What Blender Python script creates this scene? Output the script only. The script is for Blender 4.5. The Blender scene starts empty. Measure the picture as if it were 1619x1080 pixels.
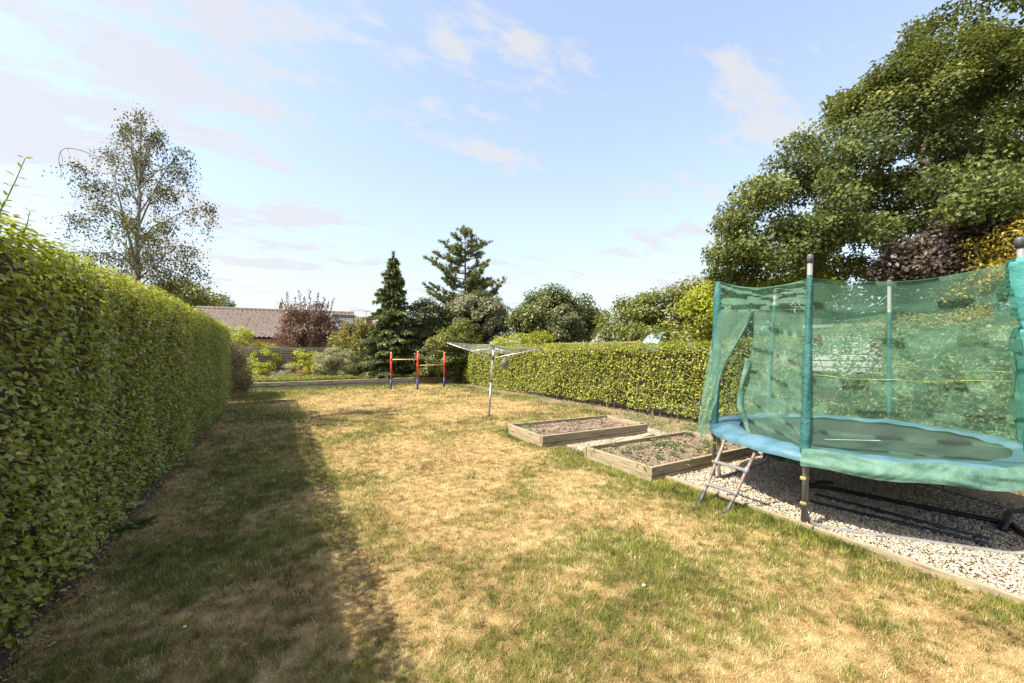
import bpy, math, random
import numpy as np
from mathutils import Vector, Matrix
rng = np.random.default_rng(7); random.seed(7)
S = bpy.context.scene; COL = S.collection
R_ = math.radians
# ------------------------------------------------------------------ camera, world, sun, exposure
YAW = R_(30.3); CA, SA = math.cos(YAW), math.sin(YAW); F = 640.0; HZ = 553.0; CH = 1.65
cam = bpy.data.cameras.new('camera'); camo = bpy.data.objects.new('camera', cam); COL.objects.link(camo)
cam.sensor_width = 36; cam.lens = F / 1619 * 36; cam.shift_y = (HZ - 540) / 1619
cam.clip_start = 0.05; cam.clip_end = 2000
camo.location = (0, 0, CH); camo.rotation_euler = (R_(90), 0, -YAW); S.camera = camo
SUN = Vector((-.80, .06, 1.0)).normalized()
EL = math.asin(SUN.z); AZ = math.atan2(SUN.x, SUN.y)
sl = bpy.data.lights.new('sun', 'SUN'); sl.energy = 3.9; sl.angle = R_(.55); sl.color = (1, .93, .80)
so = bpy.data.objects.new('sun', sl); COL.objects.link(so); so.rotation_euler = (-SUN).to_track_quat('-Z', 'Y').to_euler()
S.view_settings.view_transform = 'Standard'; S.view_settings.look = 'None'; S.view_settings.gamma = 1
S.view_settings.use_curve_mapping = False; S.view_settings.exposure = 1.42
S.render.filter_size = 1.0; S.cycles.transparent_max_bounces = 24; S.cycles.max_bounces = 8
def C(X, Y, Z=0): return Vector((CA*X + SA*Y, -SA*X + CA*Y, Z))      # metres right / ahead of the camera -> garden axes
def G(px, py, z=0): Y = (CH - z)*F/(py - HZ); return C((px - 809.5)/F*Y, Y, z)
def D(px, py, Y): return C((px - 809.5)/F*Y, Y, CH - (py - HZ)/F*Y)
def camdist(p): return SA*p[..., 0] + CA*p[..., 1]

class NT:
    def __init__(s, tree): s.t = tree; s.n = tree.nodes; s.l = tree.links
    def __call__(s, typ, ins=None, **kw):
        nd = s.n.new(typ)
        for k, v in kw.items(): setattr(nd, k, v)
        for k, v in (ins or {}).items(): s.set(nd.inputs[k], v)
        return nd
    def set(s, sock, v):
        if isinstance(v, bpy.types.NodeSocket): s.l.new(v, sock)
        elif isinstance(v, bpy.types.Node): s.l.new(v.outputs[0], sock)
        else:
            try: sock.default_value = v
            except Exception: sock.default_value = (*v, 1)
    def math(s, op, a, b=None, c=None, clamp=False):
        nd = s.n.new('ShaderNodeMath'); nd.operation = op; nd.use_clamp = clamp
        for i, v in enumerate((a, b, c)):
            if v is not None: s.set(nd.inputs[i], v)
        return nd.outputs[0]
    def vmath(s, op, a, b=None):
        nd = s.n.new('ShaderNodeVectorMath'); nd.operation = op
        s.set(nd.inputs[0], a)
        if b is not None: s.set(nd.inputs[1], b)
        return nd.outputs['Value'] if op in ('DOT_PRODUCT', 'LENGTH') else nd.outputs[0]
    def ramp(s, fac, stops, interp='LINEAR'):
        nd = s.n.new('ShaderNodeValToRGB'); nd.color_ramp.interpolation = interp; e = nd.color_ramp.elements
        while len(e) < len(stops): e.new(.5)
        for el, (p, c) in zip(e, stops):
            el.position = p; el.color = (*c, 1) if not isinstance(c, (int, float)) else (c, c, c, 1)
        s.set(nd.inputs[0], fac); return nd.outputs[0]
    def mix(s, f, a, b, mode='MIX'):
        nd = s.n.new('ShaderNodeMix'); nd.data_type = 'RGBA'; nd.blend_type = mode
        s.set(nd.inputs[0], f); s.set(nd.inputs[6], a); s.set(nd.inputs[7], b); return nd.outputs[2]
    def noise(s, vec, scale, detail=3, rough=.55, w=None):
        nd = s.n.new('ShaderNodeTexNoise'); s.set(nd.inputs['Vector'], vec)
        nd.inputs['Scale'].default_value = scale; nd.inputs['Detail'].default_value = detail; nd.inputs['Roughness'].default_value = rough
        return nd.outputs[0]

# sky
world = bpy.data.worlds.new('World'); S.world = world; world.use_nodes = True
w = NT(world.node_tree); w.n.clear()
sky = w('ShaderNodeTexSky', sky_type='NISHITA', sun_disc=False, sun_elevation=EL, sun_rotation=AZ % (2*math.pi), altitude=50, air_density=1.0, dust_density=1.4, ozone_density=1.0)
dirn = w('ShaderNodeNewGeometry').outputs['Incoming']
dirn = w.vmath('SCALE', dirn); dirn.node.inputs['Scale'].default_value = -1
sep = w('ShaderNodeSeparateXYZ', {0: dirn})
zz = w.math('ADD', w.math('MAXIMUM', sep.outputs[2], 0.0), .16)
comb = w('ShaderNodeCombineXYZ', {0: w.math('DIVIDE', sep.outputs[0], zz), 1: w.math('DIVIDE', sep.outputs[1], zz), 2: 0.0})
mp = w('ShaderNodeMapping', {'Vector': comb.outputs[0], 'Rotation': (0, 0, R_(38)), 'Scale': (.62, 1.25, 1)})
n1 = w.noise(mp.outputs[0], 2.3, 9, .62); n2 = w.noise(mp.outputs[0], .42, 3, .5)
def lobe(px, py, wid, amp):
    d = (D(px, py, 10) - Vector((0, 0, CH))).normalized()
    dp = w.vmath('DOT_PRODUCT', dirn, tuple(d))
    m = w.n.new('ShaderNodeMapRange'); m.interpolation_type = 'SMOOTHSTEP'; w.set(m.inputs[0], dp)
    m.inputs[1].default_value = math.cos(R_(wid)); m.inputs[2].default_value = 1; m.inputs[3].default_value = 0; m.inputs[4].default_value = amp
    return m.outputs[0]
cov = None
for a in ((330, 70, 14, .23), (90, 110, 10, .21), (450, 25, 11, .22), (30, 260, 12, .17), (390, 300, 13, .2), (480, 375, 7, .18), (870, 85, 7, .2), (1130, 140, 8, .2), (1070, 390, 10, .2), (1300, 120, 13, .2), (980, 20, 6, .13)):
    l = lobe(*a); cov = l if cov is None else w.math('ADD', cov, l)
elsew = w.math('MULTIPLY', w.math('SUBTRACT', n2, .42), .5)
den = w.math('ADD', w.math('ADD', w.math('SUBTRACT', w.math('MULTIPLY', n1, 3.0), 1.66), cov), elsew)
mk = w.n.new('ShaderNodeMapRange'); mk.interpolation_type = 'SMOOTHSTEP'; w.set(mk.inputs[0], den)
mk.inputs[1].default_value = 0.0; mk.inputs[2].default_value = .26; mk.inputs[4].default_value = .8
veil = w.math('ADD', .24, w.math('MULTIPLY', w.math('EXPONENT', w.math('MULTIPLY', w.math('MAXIMUM', sep.outputs[2], 0.), -4.0)), .64))   # thin high cirrus, thicker towards the horizon
hazy = w.mix(veil, sky.outputs[0], (1.95, 1.95, 1.86, 1))
skyc = w.mix(mk.outputs[0], hazy, (2.06, 2.07, 2.10, 1))
bg = w('ShaderNodeBackground', {'Color': skyc, 'Strength': .15})
w.l.new(bg.outputs[0], w('ShaderNodeOutputWorld').inputs[0])

# ------------------------------------------------------------------ materials
def newmat(name):
    m = bpy.data.materials.new(name); m.use_nodes = True; t = NT(m.node_tree); t.n.clear()
    return m, t, t('ShaderNodeOutputMaterial')
def M(name, c1, c2=None, scale=8, rough=.7, bump=0, bscale=None, metal=0, spec=.4, stretch=None, coord='Object', detail=4, c3=None):
    m, t, out = newmat(name)
    tc = t('ShaderNodeTexCoord').outputs[coord]
    oi = t('ShaderNodeObjectInfo').outputs['Random']
    off = t('ShaderNodeCombineXYZ', {0: t.math('MULTIPLY', oi, 37.), 1: t.math('MULTIPLY', oi, 91.), 2: t.math('MULTIPLY', oi, 53.)}).outputs[0]
    v = t.vmath('ADD', tc, off)
    if stretch: v = t.vmath('MULTIPLY', v, stretch)
    n = t.noise(v, scale, detail, .62)
    c2 = c2 or c1
    st = [(.32, c1), (.68, c2)] if c3 is None else [(.28, c1), (.5, c2), (.72, c3)]
    col = t.ramp(n, st)
    p = t('ShaderNodeBsdfPrincipled', {'Base Color': col, 'Roughness': rough, 'Metallic': metal, 'Specular IOR Level': spec})
    if bump:
        b = t('ShaderNodeBump', {'Strength': bump, 'Distance': .02, 'Height': t.noise(v, bscale or scale*3, 5, .65)})
        t.set(p.inputs['Normal'], b.outputs[0])
    t.l.new(p.outputs[0], out.inputs[0]); return m
def LEAF(name, stops, trans=(.30, .40, .05), tf=.35, rough=.42, spec=.45, nscale=1.2, namp=.5):
    """leaf: colour from the per-leaf 'tint' plus slow variation through the plant, light passes through"""
    m, t, out = newmat(name)
    a = t('ShaderNodeAttribute', attribute_name='tint').outputs['Fac']
    n = t.noise(t('ShaderNodeNewGeometry').outputs['Position'], nscale, 3)
    f = t.math('ADD', a, t.math('MULTIPLY', t.math('SUBTRACT', n, .5), namp), clamp=True)
    col = t.ramp(f, stops)
    p = t('ShaderNodeBsdfPrincipled', {'Base Color': col, 'Roughness': rough, 'Specular IOR Level': spec})
    tr = t('ShaderNodeBsdfTranslucent', {'Color': t.mix(1., col, (*trans, 1), 'MIX')})
    tc = t.mix(.6, col, (*trans, 1)); t.set(tr.inputs['Color'], tc)
    mx = t('ShaderNodeMixShader', {0: tf, 1: p.outputs[0], 2: tr.outputs[0]})
    t.l.new(mx.outputs[0], out.inputs[0]); return m
def TINT(name, stops, rough=.8, bump=0, spec=.3, nscale=40):
    m, t, out = newmat(name)
    a = t('ShaderNodeAttribute', attribute_name='tint').outputs['Fac']
    n = t.noise(t('ShaderNodeNewGeometry').outputs['Position'], nscale, 3)
    col = t.mix(.35, t.ramp(a, stops), t.ramp(n, [(.3, .12), (.7, .6)]), 'OVERLAY')
    p = t('ShaderNodeBsdfPrincipled', {'Base Color': col, 'Roughness': rough, 'Specular IOR Level': spec})
    t.l.new(p.outputs[0], out.inputs[0]); return m

# ------------------------------------------------------------------ object helpers
def wloc(o):
    p = Vector((0, 0, 0))
    while o is not None: p += o.location; o = o.parent
    return p
def thing(name, label, cat, loc=(0, 0, 0), group=None):
    o = bpy.data.objects.new(name, None); COL.objects.link(o); o.location = loc; o.empty_display_size = .1
    o['label'] = label; o['category'] = cat
    if group: o['group'] = group
    return o
def tag(o, label, cat, group=None):
    o['label'] = label; o['category'] = cat
    if group: o['group'] = group
    return o
def link(name, me, parent=None, kind=None, loc=None):
    o = bpy.data.objects.new(name, me); COL.objects.link(o)
    if loc is not None: o.location = loc
    if parent is not None: o.parent = parent
    if kind: o['kind'] = kind
    return o
def obj(name, V, Fc, mat, parent=None, kind=None, smooth=False, tint=None, origin=None, attrs=None):
    V = np.asarray(V, dtype=np.float32).reshape(-1, 3)
    base = np.array(wloc(parent) if parent is not None else (0, 0, 0), dtype=np.float32)
    if origin is None and parent is None: origin = None
    o0 = base if origin is None else np.array(origin, dtype=np.float32)
    me = bpy.data.meshes.new(name)
    if isinstance(Fc, np.ndarray):
        k = Fc.shape[1]; nf = len(Fc)
        me.vertices.add(len(V)); me.vertices.foreach_set('co', (V - o0).ravel())
        me.loops.add(nf*k); me.loops.foreach_set('vertex_index', Fc.astype(np.int32).ravel())
        me.polygons.add(nf); me.polygons.foreach_set('loop_start', np.arange(0, nf*k, k, dtype=np.int32))
        me.update(calc_edges=True)
    else: me.from_pydata((V - o0).tolist(), [], Fc); me.update()
    if smooth: me.polygons.foreach_set('use_smooth', np.ones(len(me.polygons), dtype=bool))
    for an, av in ([('tint', tint)] if tint is not None else []) + list((attrs or {}).items()):
        at = me.attributes.new(an, 'FLOAT', 'POINT'); at.data.foreach_set('value', np.asarray(av, dtype=np.float32))
    me.materials.append(mat)
    o = link(name, me, parent, kind)
    o.location = Vector(o0) - Vector(base)
    return o
class MB:
    def __init__(s): s.v = []; s.f = []
    def add(s, V, Fc):
        b = len(s.v); s.v += [tuple(p) for p in V]; s.f += [tuple(i + b for i in f) for f in Fc]; return s
    def tube(s, pts, r, n=8, caps=True):
        P = [Vector(p) for p in pts]; rs = r if isinstance(r, (list, tuple, np.ndarray)) else [r]*len(P)
        V = []; up = None
        for i, p in enumerate(P):
            t = (P[min(i+1, len(P)-1)] - P[max(i-1, 0)]).normalized()
            if up is None: up = t.orthogonal().normalized()
            up = (up - t*up.dot(t)).normalized() if (up - t*up.dot(t)).length > 1e-5 else t.orthogonal().normalized()
            sd = t.cross(up)
            for k in range(n):
                a = 2*math.pi*k/n; V.append(p + (up*math.cos(a) + sd*math.sin(a))*rs[i])
        Fc = [(i*n+k, i*n+(k+1) % n, (i+1)*n+(k+1) % n, (i+1)*n+k) for i in range(len(P)-1) for k in range(n)]
        if caps: Fc += [tuple(range(n))[::-1], tuple((len(P)-1)*n + k for k in range(n))]
        return s.add(V, Fc)
    def box(s, c, size, rz=0, rx=0, bev=0):
        sx, sy, sz = [q/2 for q in size]; m = Matrix.Rotation(rz, 3, 'Z') @ Matrix.Rotation(rx, 3, 'X')
        if bev:
            V = []; 
            for dx in (-1, 1):
                for dy in (-1, 1):
                    for dz in (-1, 1):
                        V += [(dx*(sx-bev), dy*(sy-bev), dz*sz), (dx*(sx-bev), dy*sy, dz*(sz-bev)), (dx*sx, dy*(sy-bev), dz*(sz-bev))]
            import bmesh
            bm = bmesh.new(); [bm.verts.new(p) for p in V]; r = bmesh.ops.convex_hull(bm, input=bm.verts); bm.verts.index_update()
            V = [v.co.copy() for v in bm.verts]; Fc = [tuple(v.index for v in f.verts) for f in bm.faces]; bm.free()
        else:
            V = [(x, y, z) for x in (-sx, sx) for y in (-sy, sy) for z in (-sz, sz)]
            Fc = [(0, 1, 3, 2), (4, 6, 7, 5), (0, 4, 5, 1), (2, 3, 7, 6), (0, 2, 6, 4), (1, 5, 7, 3)]
        return s.add([m @ Vector(p) + Vector(c) for p in V], Fc)
    def build(s, name, mat, parent=None, kind=None, smooth=False, origin=None):
        return obj(name, s.v, s.f, mat, parent, kind, smooth, origin=origin)
def boxmesh(name, size, mat, bev=.006):
    mb = MB().box((0, 0, 0), size, bev=bev); me = bpy.data.meshes.new(name); me.from_pydata(mb.v, [], mb.f); me.materials.append(mat); return me
def spline(pts, n=8):
    P = [np.array(p, float) for p in pts]; P = [2*P[0]-P[1]] + P + [2*P[-1]-P[-2]]; out = []
    for i in range(1, len(P)-2):
        for t in np.linspace(0, 1, n, endpoint=False):
            a, b, c, d = P[i-1:i+3]
            out.append(.5*((2*b) + (c-a)*t + (2*a-5*b+4*c-d)*t*t + (3*b-a-3*c+d)*t**3))
    out.append(P[-2]); return [Vector(p) for p in out]
def unit(a): return a/np.maximum(np.linalg.norm(a, axis=-1, keepdims=True), 1e-9)
def leaves(pos, nrm, tip, ln, wd, oval=True, fold=.25, curl=.15):
    """arrays of leaves: folded ovals (6 verts, 2 quads) or diamonds (4 verts, 2 triangles)"""
    pos = np.asarray(pos, np.float32); n = len(pos); tip = unit(tip - nrm*np.sum(tip*nrm, 1, keepdims=True)); nrm = unit(nrm)
    sd = np.cross(nrm, tip); ln = np.broadcast_to(np.asarray(ln, np.float32), (n,))[:, None]; wd = np.broadcast_to(np.asarray(wd, np.float32), (n,))[:, None]/2
    i = np.arange(n)[:, None]
    if oval:
        V = np.stack([pos, pos + tip*ln*.3 + sd*wd + nrm*wd*fold, pos + tip*ln*.68 + sd*wd*.85 + nrm*(wd*fold - ln*curl*.4), pos + tip*ln - nrm*ln*curl,
                      pos + tip*ln*.68 - sd*wd*.85 + nrm*(wd*fold - ln*curl*.4), pos + tip*ln*.3 - sd*wd + nrm*wd*fold], 1)
        Fc = np.concatenate([i*6 + np.array([[0, 1, 2, 3]]), i*6 + np.array([[0, 3, 4, 5]])])
        return V.reshape(-1, 3), Fc, 6
    V = np.stack([pos, pos + tip*ln*.45 + sd*wd + nrm*wd*fold, pos + tip*ln - nrm*ln*curl, pos + tip*ln*.45 - sd*wd + nrm*wd*fold], 1)
    Fc = np.concatenate([i*4 + np.array([[0, 1, 2]]), i*4 + np.array([[0, 2, 3]])])
    return V.reshape(-1, 3), Fc, 4
def rdir(n): return unit(rng.normal(size=(n, 3)))
_tab = rng.random((256, 256))
def vnoise(x, y, sc, oct=3):
    x = np.asarray(x)*sc + 100; y = np.asarray(y)*sc + 100; o = 0; a = 1; tot = 0
    for k in range(oct):
        xi = np.floor(x).astype(int); yi = np.floor(y).astype(int); fx = x-xi; fy = y-yi; fx = fx*fx*(3-2*fx); fy = fy*fy*(3-2*fy)
        g = lambda i, j: _tab[(xi+i) % 256, (yi+j) % 256]
        o = o + a*((g(0, 0)*(1-fx)+g(1, 0)*fx)*(1-fy) + (g(0, 1)*(1-fx)+g(1, 1)*fx)*fy); tot += a; a *= .5; x = x*2.03+17; y = y*2.03+31
    return o/tot
def grid(nx, ny, fn):
    """fn(s,t) arrays -> points; quads"""
    s, t = np.meshgrid(np.linspace(0, 1, nx), np.linspace(0, 1, ny), indexing='ij'); V = fn(s.ravel(), t.ravel())
    i, j = np.meshgrid(np.arange(nx-1), np.arange(ny-1), indexing='ij'); a = (i*ny+j).ravel()
    return V, np.stack([a, a+ny, a+ny+1, a+1], 1)

# ------------------------------------------------------------------ the ground
m_soil = M('dry_soil', (.10, .07, .045), (.22, .16, .10), 9, .95, 1, 30)
m_field = M('rough_ground', (.10, .10, .04), (.20, .16, .08), .35, .95, .5, 4)
m_bedsoil = M('crumbly_soil', (.13, .095, .06), (.28, .215, .15), 14, .95, 1, 40)
V, Fc = grid(60, 60, lambda s, t: np.stack([(s-.5)*700*np.abs(s-.5)*2, (t-.5)*700*np.abs(t-.5)*2 + 10, np.full_like(s, -.02)], 1))
obj('ground', V, Fc, m_field, kind='structure')
HL = -1.21                      # left hedge face
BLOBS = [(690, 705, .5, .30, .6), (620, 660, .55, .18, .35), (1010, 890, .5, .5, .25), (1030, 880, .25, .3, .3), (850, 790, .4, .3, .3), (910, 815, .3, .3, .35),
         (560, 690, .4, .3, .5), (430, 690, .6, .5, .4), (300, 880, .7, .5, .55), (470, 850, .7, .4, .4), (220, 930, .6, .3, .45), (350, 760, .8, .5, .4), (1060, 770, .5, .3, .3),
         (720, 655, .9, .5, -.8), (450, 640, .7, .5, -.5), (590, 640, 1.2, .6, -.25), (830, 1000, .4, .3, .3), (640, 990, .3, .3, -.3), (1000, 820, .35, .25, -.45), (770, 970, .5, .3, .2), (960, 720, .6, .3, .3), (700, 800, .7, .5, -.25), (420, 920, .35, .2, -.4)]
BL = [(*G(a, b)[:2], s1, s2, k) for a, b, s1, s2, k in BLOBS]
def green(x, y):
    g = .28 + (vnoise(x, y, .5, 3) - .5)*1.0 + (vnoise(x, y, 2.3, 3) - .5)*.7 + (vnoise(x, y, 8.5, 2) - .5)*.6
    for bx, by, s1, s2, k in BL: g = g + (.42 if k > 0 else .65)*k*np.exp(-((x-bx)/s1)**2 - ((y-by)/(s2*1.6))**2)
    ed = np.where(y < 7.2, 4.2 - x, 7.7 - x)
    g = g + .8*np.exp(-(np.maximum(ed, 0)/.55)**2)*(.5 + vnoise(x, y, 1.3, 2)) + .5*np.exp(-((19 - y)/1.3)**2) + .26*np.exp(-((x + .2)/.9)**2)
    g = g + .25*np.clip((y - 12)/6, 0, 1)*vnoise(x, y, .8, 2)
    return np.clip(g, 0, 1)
def XE(y): return 4.085 + .042*np.minimum(np.asarray(y, float), 3.4)
def in_lawn(x, y):
    r = np.where(y < 7.15, XE(y) - .015, np.where(y < 7.6, 4.2 + (y-7.15)/.45*2.6, 7.35 + .15*np.sin(y*1.7)))
    wob = -1.25 + .14*vnoise(x*0, y, 1.4, 2)
    return (x > wob) & (x < r) & (y < 19.02) & (y > -3)
def lawnz(x, y): return .018*vnoise(x, y, .9, 3) + .014*vnoise(x, y, 9, 2) + .004
nx, ny = 176, 410
V, Fc = grid(nx, ny, lambda s, t: np.stack([-1.25 + s*8.8, -3 + t*22.05, np.zeros_like(s)], 1))
V[:, 2] = lawnz(V[:, 0], V[:, 1]); ins = in_lawn(V[:, 0], V[:, 1]); Fc = Fc[ins[Fc].all(1)]
def grassmat(name, base):
    m, t, out = newmat(name)
    g = t('ShaderNodeAttribute', attribute_name='green').outputs['Fac']
    pos = t('ShaderNodeNewGeometry').outputs['Position']
    if base:
        v = t.vmath('MULTIPLY', pos, (1, 1, 0))
        n = t.noise(v, 60, 5, .7); n2 = t.noise(v, 9, 4, .6)
        f = t.math('ADD', g, t.math('MULTIPLY', t.math('SUBTRACT', n, .5), 1.0), clamp=True)
        dry = t.ramp(t.math('ADD', n2, t.math('MULTIPLY', t.math('SUBTRACT', t.noise(v, 1.6, 3, .6), .5), .6)), [(.25, (.15, .095, .035)), (.5, (.38, .26, .105)), (.75, (.60, .44, .22))])
        grn = t.ramp(n, [(.3, (.08, .078, .022)), (.7, (.22, .19, .06))])
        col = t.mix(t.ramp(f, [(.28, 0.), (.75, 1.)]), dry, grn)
        p = t('ShaderNodeBsdfPrincipled', {'Base Color': col, 'Roughness': .95, 'Specular IOR Level': .1})
        b = t('ShaderNodeBump', {'Strength': .9, 'Distance': .02, 'Height': t.noise(v, 95, 4, .7)}); t.set(p.inputs['Normal'], b.outputs[0])
        t.l.new(p.outputs[0], out.inputs[0])
    else:
        ti = t('ShaderNodeAttribute', attribute_name='tint').outputs['Fac']
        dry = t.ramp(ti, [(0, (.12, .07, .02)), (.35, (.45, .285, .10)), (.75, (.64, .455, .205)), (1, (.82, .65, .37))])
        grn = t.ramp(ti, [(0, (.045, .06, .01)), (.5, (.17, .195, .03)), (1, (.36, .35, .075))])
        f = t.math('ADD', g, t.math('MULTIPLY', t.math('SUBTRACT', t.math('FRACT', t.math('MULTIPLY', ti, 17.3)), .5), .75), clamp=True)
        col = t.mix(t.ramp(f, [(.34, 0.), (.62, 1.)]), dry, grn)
        p = t('ShaderNodeBsdfPrincipled', {'Base Color': col, 'Roughness': .6, 'Specular IOR Level': .25})
        tr = t('ShaderNodeBsdfTranslucent', {'Color': col})
        mx = t('ShaderNodeMixShader', {0: .3, 1: p.outputs[0], 2: tr.outputs[0]}); t.l.new(mx.outputs[0], out.inputs[0])
    return m
gv = green(V[:, 0], V[:, 1])
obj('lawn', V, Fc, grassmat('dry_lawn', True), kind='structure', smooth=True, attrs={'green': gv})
m_blade = grassmat('grass_blades', False)
def blades(name, x, y, hscale, gadd=0., wscale=1., lean=.9):
    n = len(x); d = np.maximum(camdist(np.stack([x, y], 1)), 1.5); g = np.clip(green(x, y) + gadd + (vnoise(x, y, 22, 2) - .5)*1.9*(gadd == 0), 0, 1); cl = vnoise(x+9, y, 15, 2)
    h = (.013 + .026*rng.random(n)*(.45 + g))*hscale*np.clip((d/3)**.25, .8, 1.6); wd = .0032*(d/2.6)**.75*wscale*(.7 + .6*rng.random(n))
    z = lawnz(x, y) - .004; az = rng.random(n)*6.283; l = (lean*(.6 + .9*rng.random(n)))*np.where(g > .5, .65, 1.05)
    tx = np.cos(az)*np.sin(np.minimum(l, 1.45)); ty = np.sin(az)*np.sin(np.minimum(l, 1.45)); tz = np.cos(np.minimum(l, 1.45))
    sx = -np.sin(az + rng.normal(size=n)*.6); sy = np.cos(az + rng.normal(size=n)*.3)
    P = np.stack([x, y, z], 1); sd = np.stack([sx, sy, 0*sx], 1)*(wd/2)[:, None]; tp = P + np.stack([tx, ty, tz], 1)*(h*1.5)[:, None]
    V = np.stack([P-sd, P+sd, tp], 1).reshape(-1, 3); Fc = np.arange(n*3).reshape(-1, 3)
    ti = np.clip(rng.random(n)*.9 + (cl - .45)*1.2 + (vnoise(x + 4, y, 1.7, 3) - .5)*.9, 0, 1)
    return obj(name, V, Fc, m_blade, kind='stuff', attrs={'green': np.repeat(g, 3), 'tint': np.repeat(ti, 3)})
N = 1250000
Yd = (1.25**.45 + rng.random(N)*(21.5**.45 - 1.25**.45))**(1/.45); Xd = (rng.random(N)*2-1)*1.45*Yd
gx = CA*Xd + SA*Yd; gy = -SA*Xd + CA*Yd
k = in_lawn(gx, gy) & ~((gx > 3.99) & (gy > 3.42) & (gy < 4.74)) & ~((gx > 3.83) & (gy > 5.45) & (gy < 6.8)); gx, gy = gx[k][:600000], gy[k][:600000]
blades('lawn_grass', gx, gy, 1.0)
# longer green grass along the gravel edging, the beds and the foot of the hedges
ex = []; ey = []
n = 26000; yy = rng.random(n)**1.5*8.2 - 1.0; xx = XE(yy) - .02 - np.abs(rng.normal(size=n))*.13*(.6 + .9*vnoise(yy*0, yy, 1.1, 2))
k = (vnoise(yy*0+3, yy, 1.7, 2) > .28) & ~((xx > 3.82) & (yy > 3.4) & (yy < 6.9)); ex.append(xx[k]); ey.append(yy[k])
n = 2500; yy = 3.4 + rng.random(n)*3.5; xx = 3.80 - np.abs(rng.normal(size=n))*.07; k = vnoise(xx, yy, 3, 2) > .45; ex.append(xx[k]); ey.append(yy[k])
n = 3000; yy = 18.95 - np.abs(rng.normal(size=n))*.25; xx = -1 + rng.random(n)*8; ex.append(xx); ey.append(yy)
n = 2500; yy = 7.6 + rng.random(n)*11; xx = 7.2 - np.abs(rng.normal(size=n))*.3; ex.append(xx); ey.append(yy)
blades('edge_grass', np.concatenate(ex), np.concatenate(ey), 1.0, .5, 1.3, .85)
# bare earth below the hedges
def sheet(name, x0, x1, y0, y1, z, mat, nx=20, ny=120, amp=.02, kind='structure'):
    def fn(s, t):
        x = x0 + s*(x1-x0); y = y0 + t*(y1-y0); return np.stack([x, y, z + amp*(vnoise(x, y, 2.5, 3)-.5)], 1)
    V, Fc = grid(nx, ny, fn); return obj(name, V, Fc, mat, kind=kind, smooth=True)
sheet('hedge_soil', -2.3, -1.08, -3, 19, .0, m_soil, amp=.03)
m_litter = M('leafy_soil', (.09, .065, .04), (.30, .22, .13), 30, .95, 1, 60, c3=(.17, .14, .07))
sheet('bare_soil', 6.2, 9.2, -3, 19.2, -.002, m_litter, 40, 160, .035)
# fallen leaves and twigs on bare soil
def litter(name, x, y, z0, stops, size, mat):
    n = len(x); P = np.stack([x, y, z0 + .02 + .015*rng.random(n)], 1); nr = unit(rdir(n)*.5 + np.array([0, 0, 1.])); V, Fc, kk = leaves(P, nr, rdir(n), size*(.6+.8*rng.random(n)), size*.5, oval=False)
    return obj(name, V, Fc, mat, kind='stuff', tint=np.repeat(rng.random(n), kk))
m_lit = LEAF('dead_leaves', [(0, (.09, .055, .03)), (.4, (.26, .16, .08)), (.8, (.42, .28, .14)), (1, (.5, .36, .2))], (.3, .18, .08), .15, .8, .1, 1, .1)
n = 9000; yy = -1 + rng.random(n)**1.4*18; xx = 6.35 + rng.random(n)*1.7; 
yb = rng.random(5000)**1.6*15.5 - .5; xb = -1.17 + rng.normal(size=5000)*.10 - .06
litter('leaf_litter', np.concatenate([xx, xb]), np.concatenate([yy, yb]), 0, None, .035, m_lit)

# gravel
m_peb = TINT('pebbles', [(0, (.16, .135, .10)), (.18, (.36, .27, .17)), (.36, (.50, .42, .31)), (.62, (.62, .55, .43)), (.82, (.72, .66, .55)), (.92, (.56, .39, .20)), (1, (.80, .75, .67))], .6, nscale=60)
m_grbase = M('gravel_base', (.16, .13, .10), (.38, .33, .27), 60, .95, 1, 120)
sheet('gravel_path', 3.9, 6.75, -3, 7.15, -.003, m_grbase, 30, 90, .003)
EDG = 4.235
def inbeds(x, y): return ((x > 3.95) & (x < 6.46) & (y > 3.5) & (y < 4.72)) | ((x > 3.85) & (x < 6.3) & (y > 5.5) & (y < 6.75))
n = 130000; y = -1.2 + rng.random(n)**1.25*8.2; x = 4.0 + rng.random(n)*2.8
k = ~inbeds(x, y) & (x > XE(y) + .03) & ((x < 6.55 + .25*vnoise(x, y, 2, 2))) & ~((y > 6.3) & (x < 4.3)); x, y = x[k][:88000], y[k][:88000]; n = len(x)
octv = np.array([(1, 0, 0), (-1, 0, 0), (0, 1, 0), (0, -1, 0), (0, 0, 1), (0, 0, -1)], float); octf = np.array([(0, 2, 4), (2, 1, 4), (1, 3, 4), (3, 0, 4), (2, 0, 5), (1, 2, 5), (3, 1, 5), (0, 3, 5)])
t0 = (1 + 5**.5)/2; ico = unit(np.array([(-1, t0, 0), (1, t0, 0), (-1, -t0, 0), (1, -t0, 0), (0, -1, t0), (0, 1, t0), (0, -1, -t0), (0, 1, -t0), (t0, 0, -1), (t0, 0, 1), (-t0, 0, -1), (-t0, 0, 1)], float))
icf = np.array([(0, 11, 5), (0, 5, 1), (0, 1, 7), (0, 7, 10), (0, 10, 11), (1, 5, 9), (5, 11, 4), (11, 10, 2), (10, 7, 6), (7, 1, 8), (3, 9, 4), (3, 4, 2), (3, 2, 6), (3, 6, 8), (3, 8, 9), (4, 9, 5), (2, 4, 11), (6, 2, 10), (8, 6, 7), (9, 8, 1)])
sz = (.0064 + .0078*rng.random(n)**1.6); A = unit(rng.normal(size=(n, 3))*np.array([1, 1, .25])); B = unit(np.cross(A, rdir(n)*np.array([.4, .4, 1.]))); Cc = np.cross(A, B)
loc = octv[None]*(.8 + .5*rng.random((n, 6, 1))) + rng.normal(size=(n, 6, 3))*.22
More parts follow.
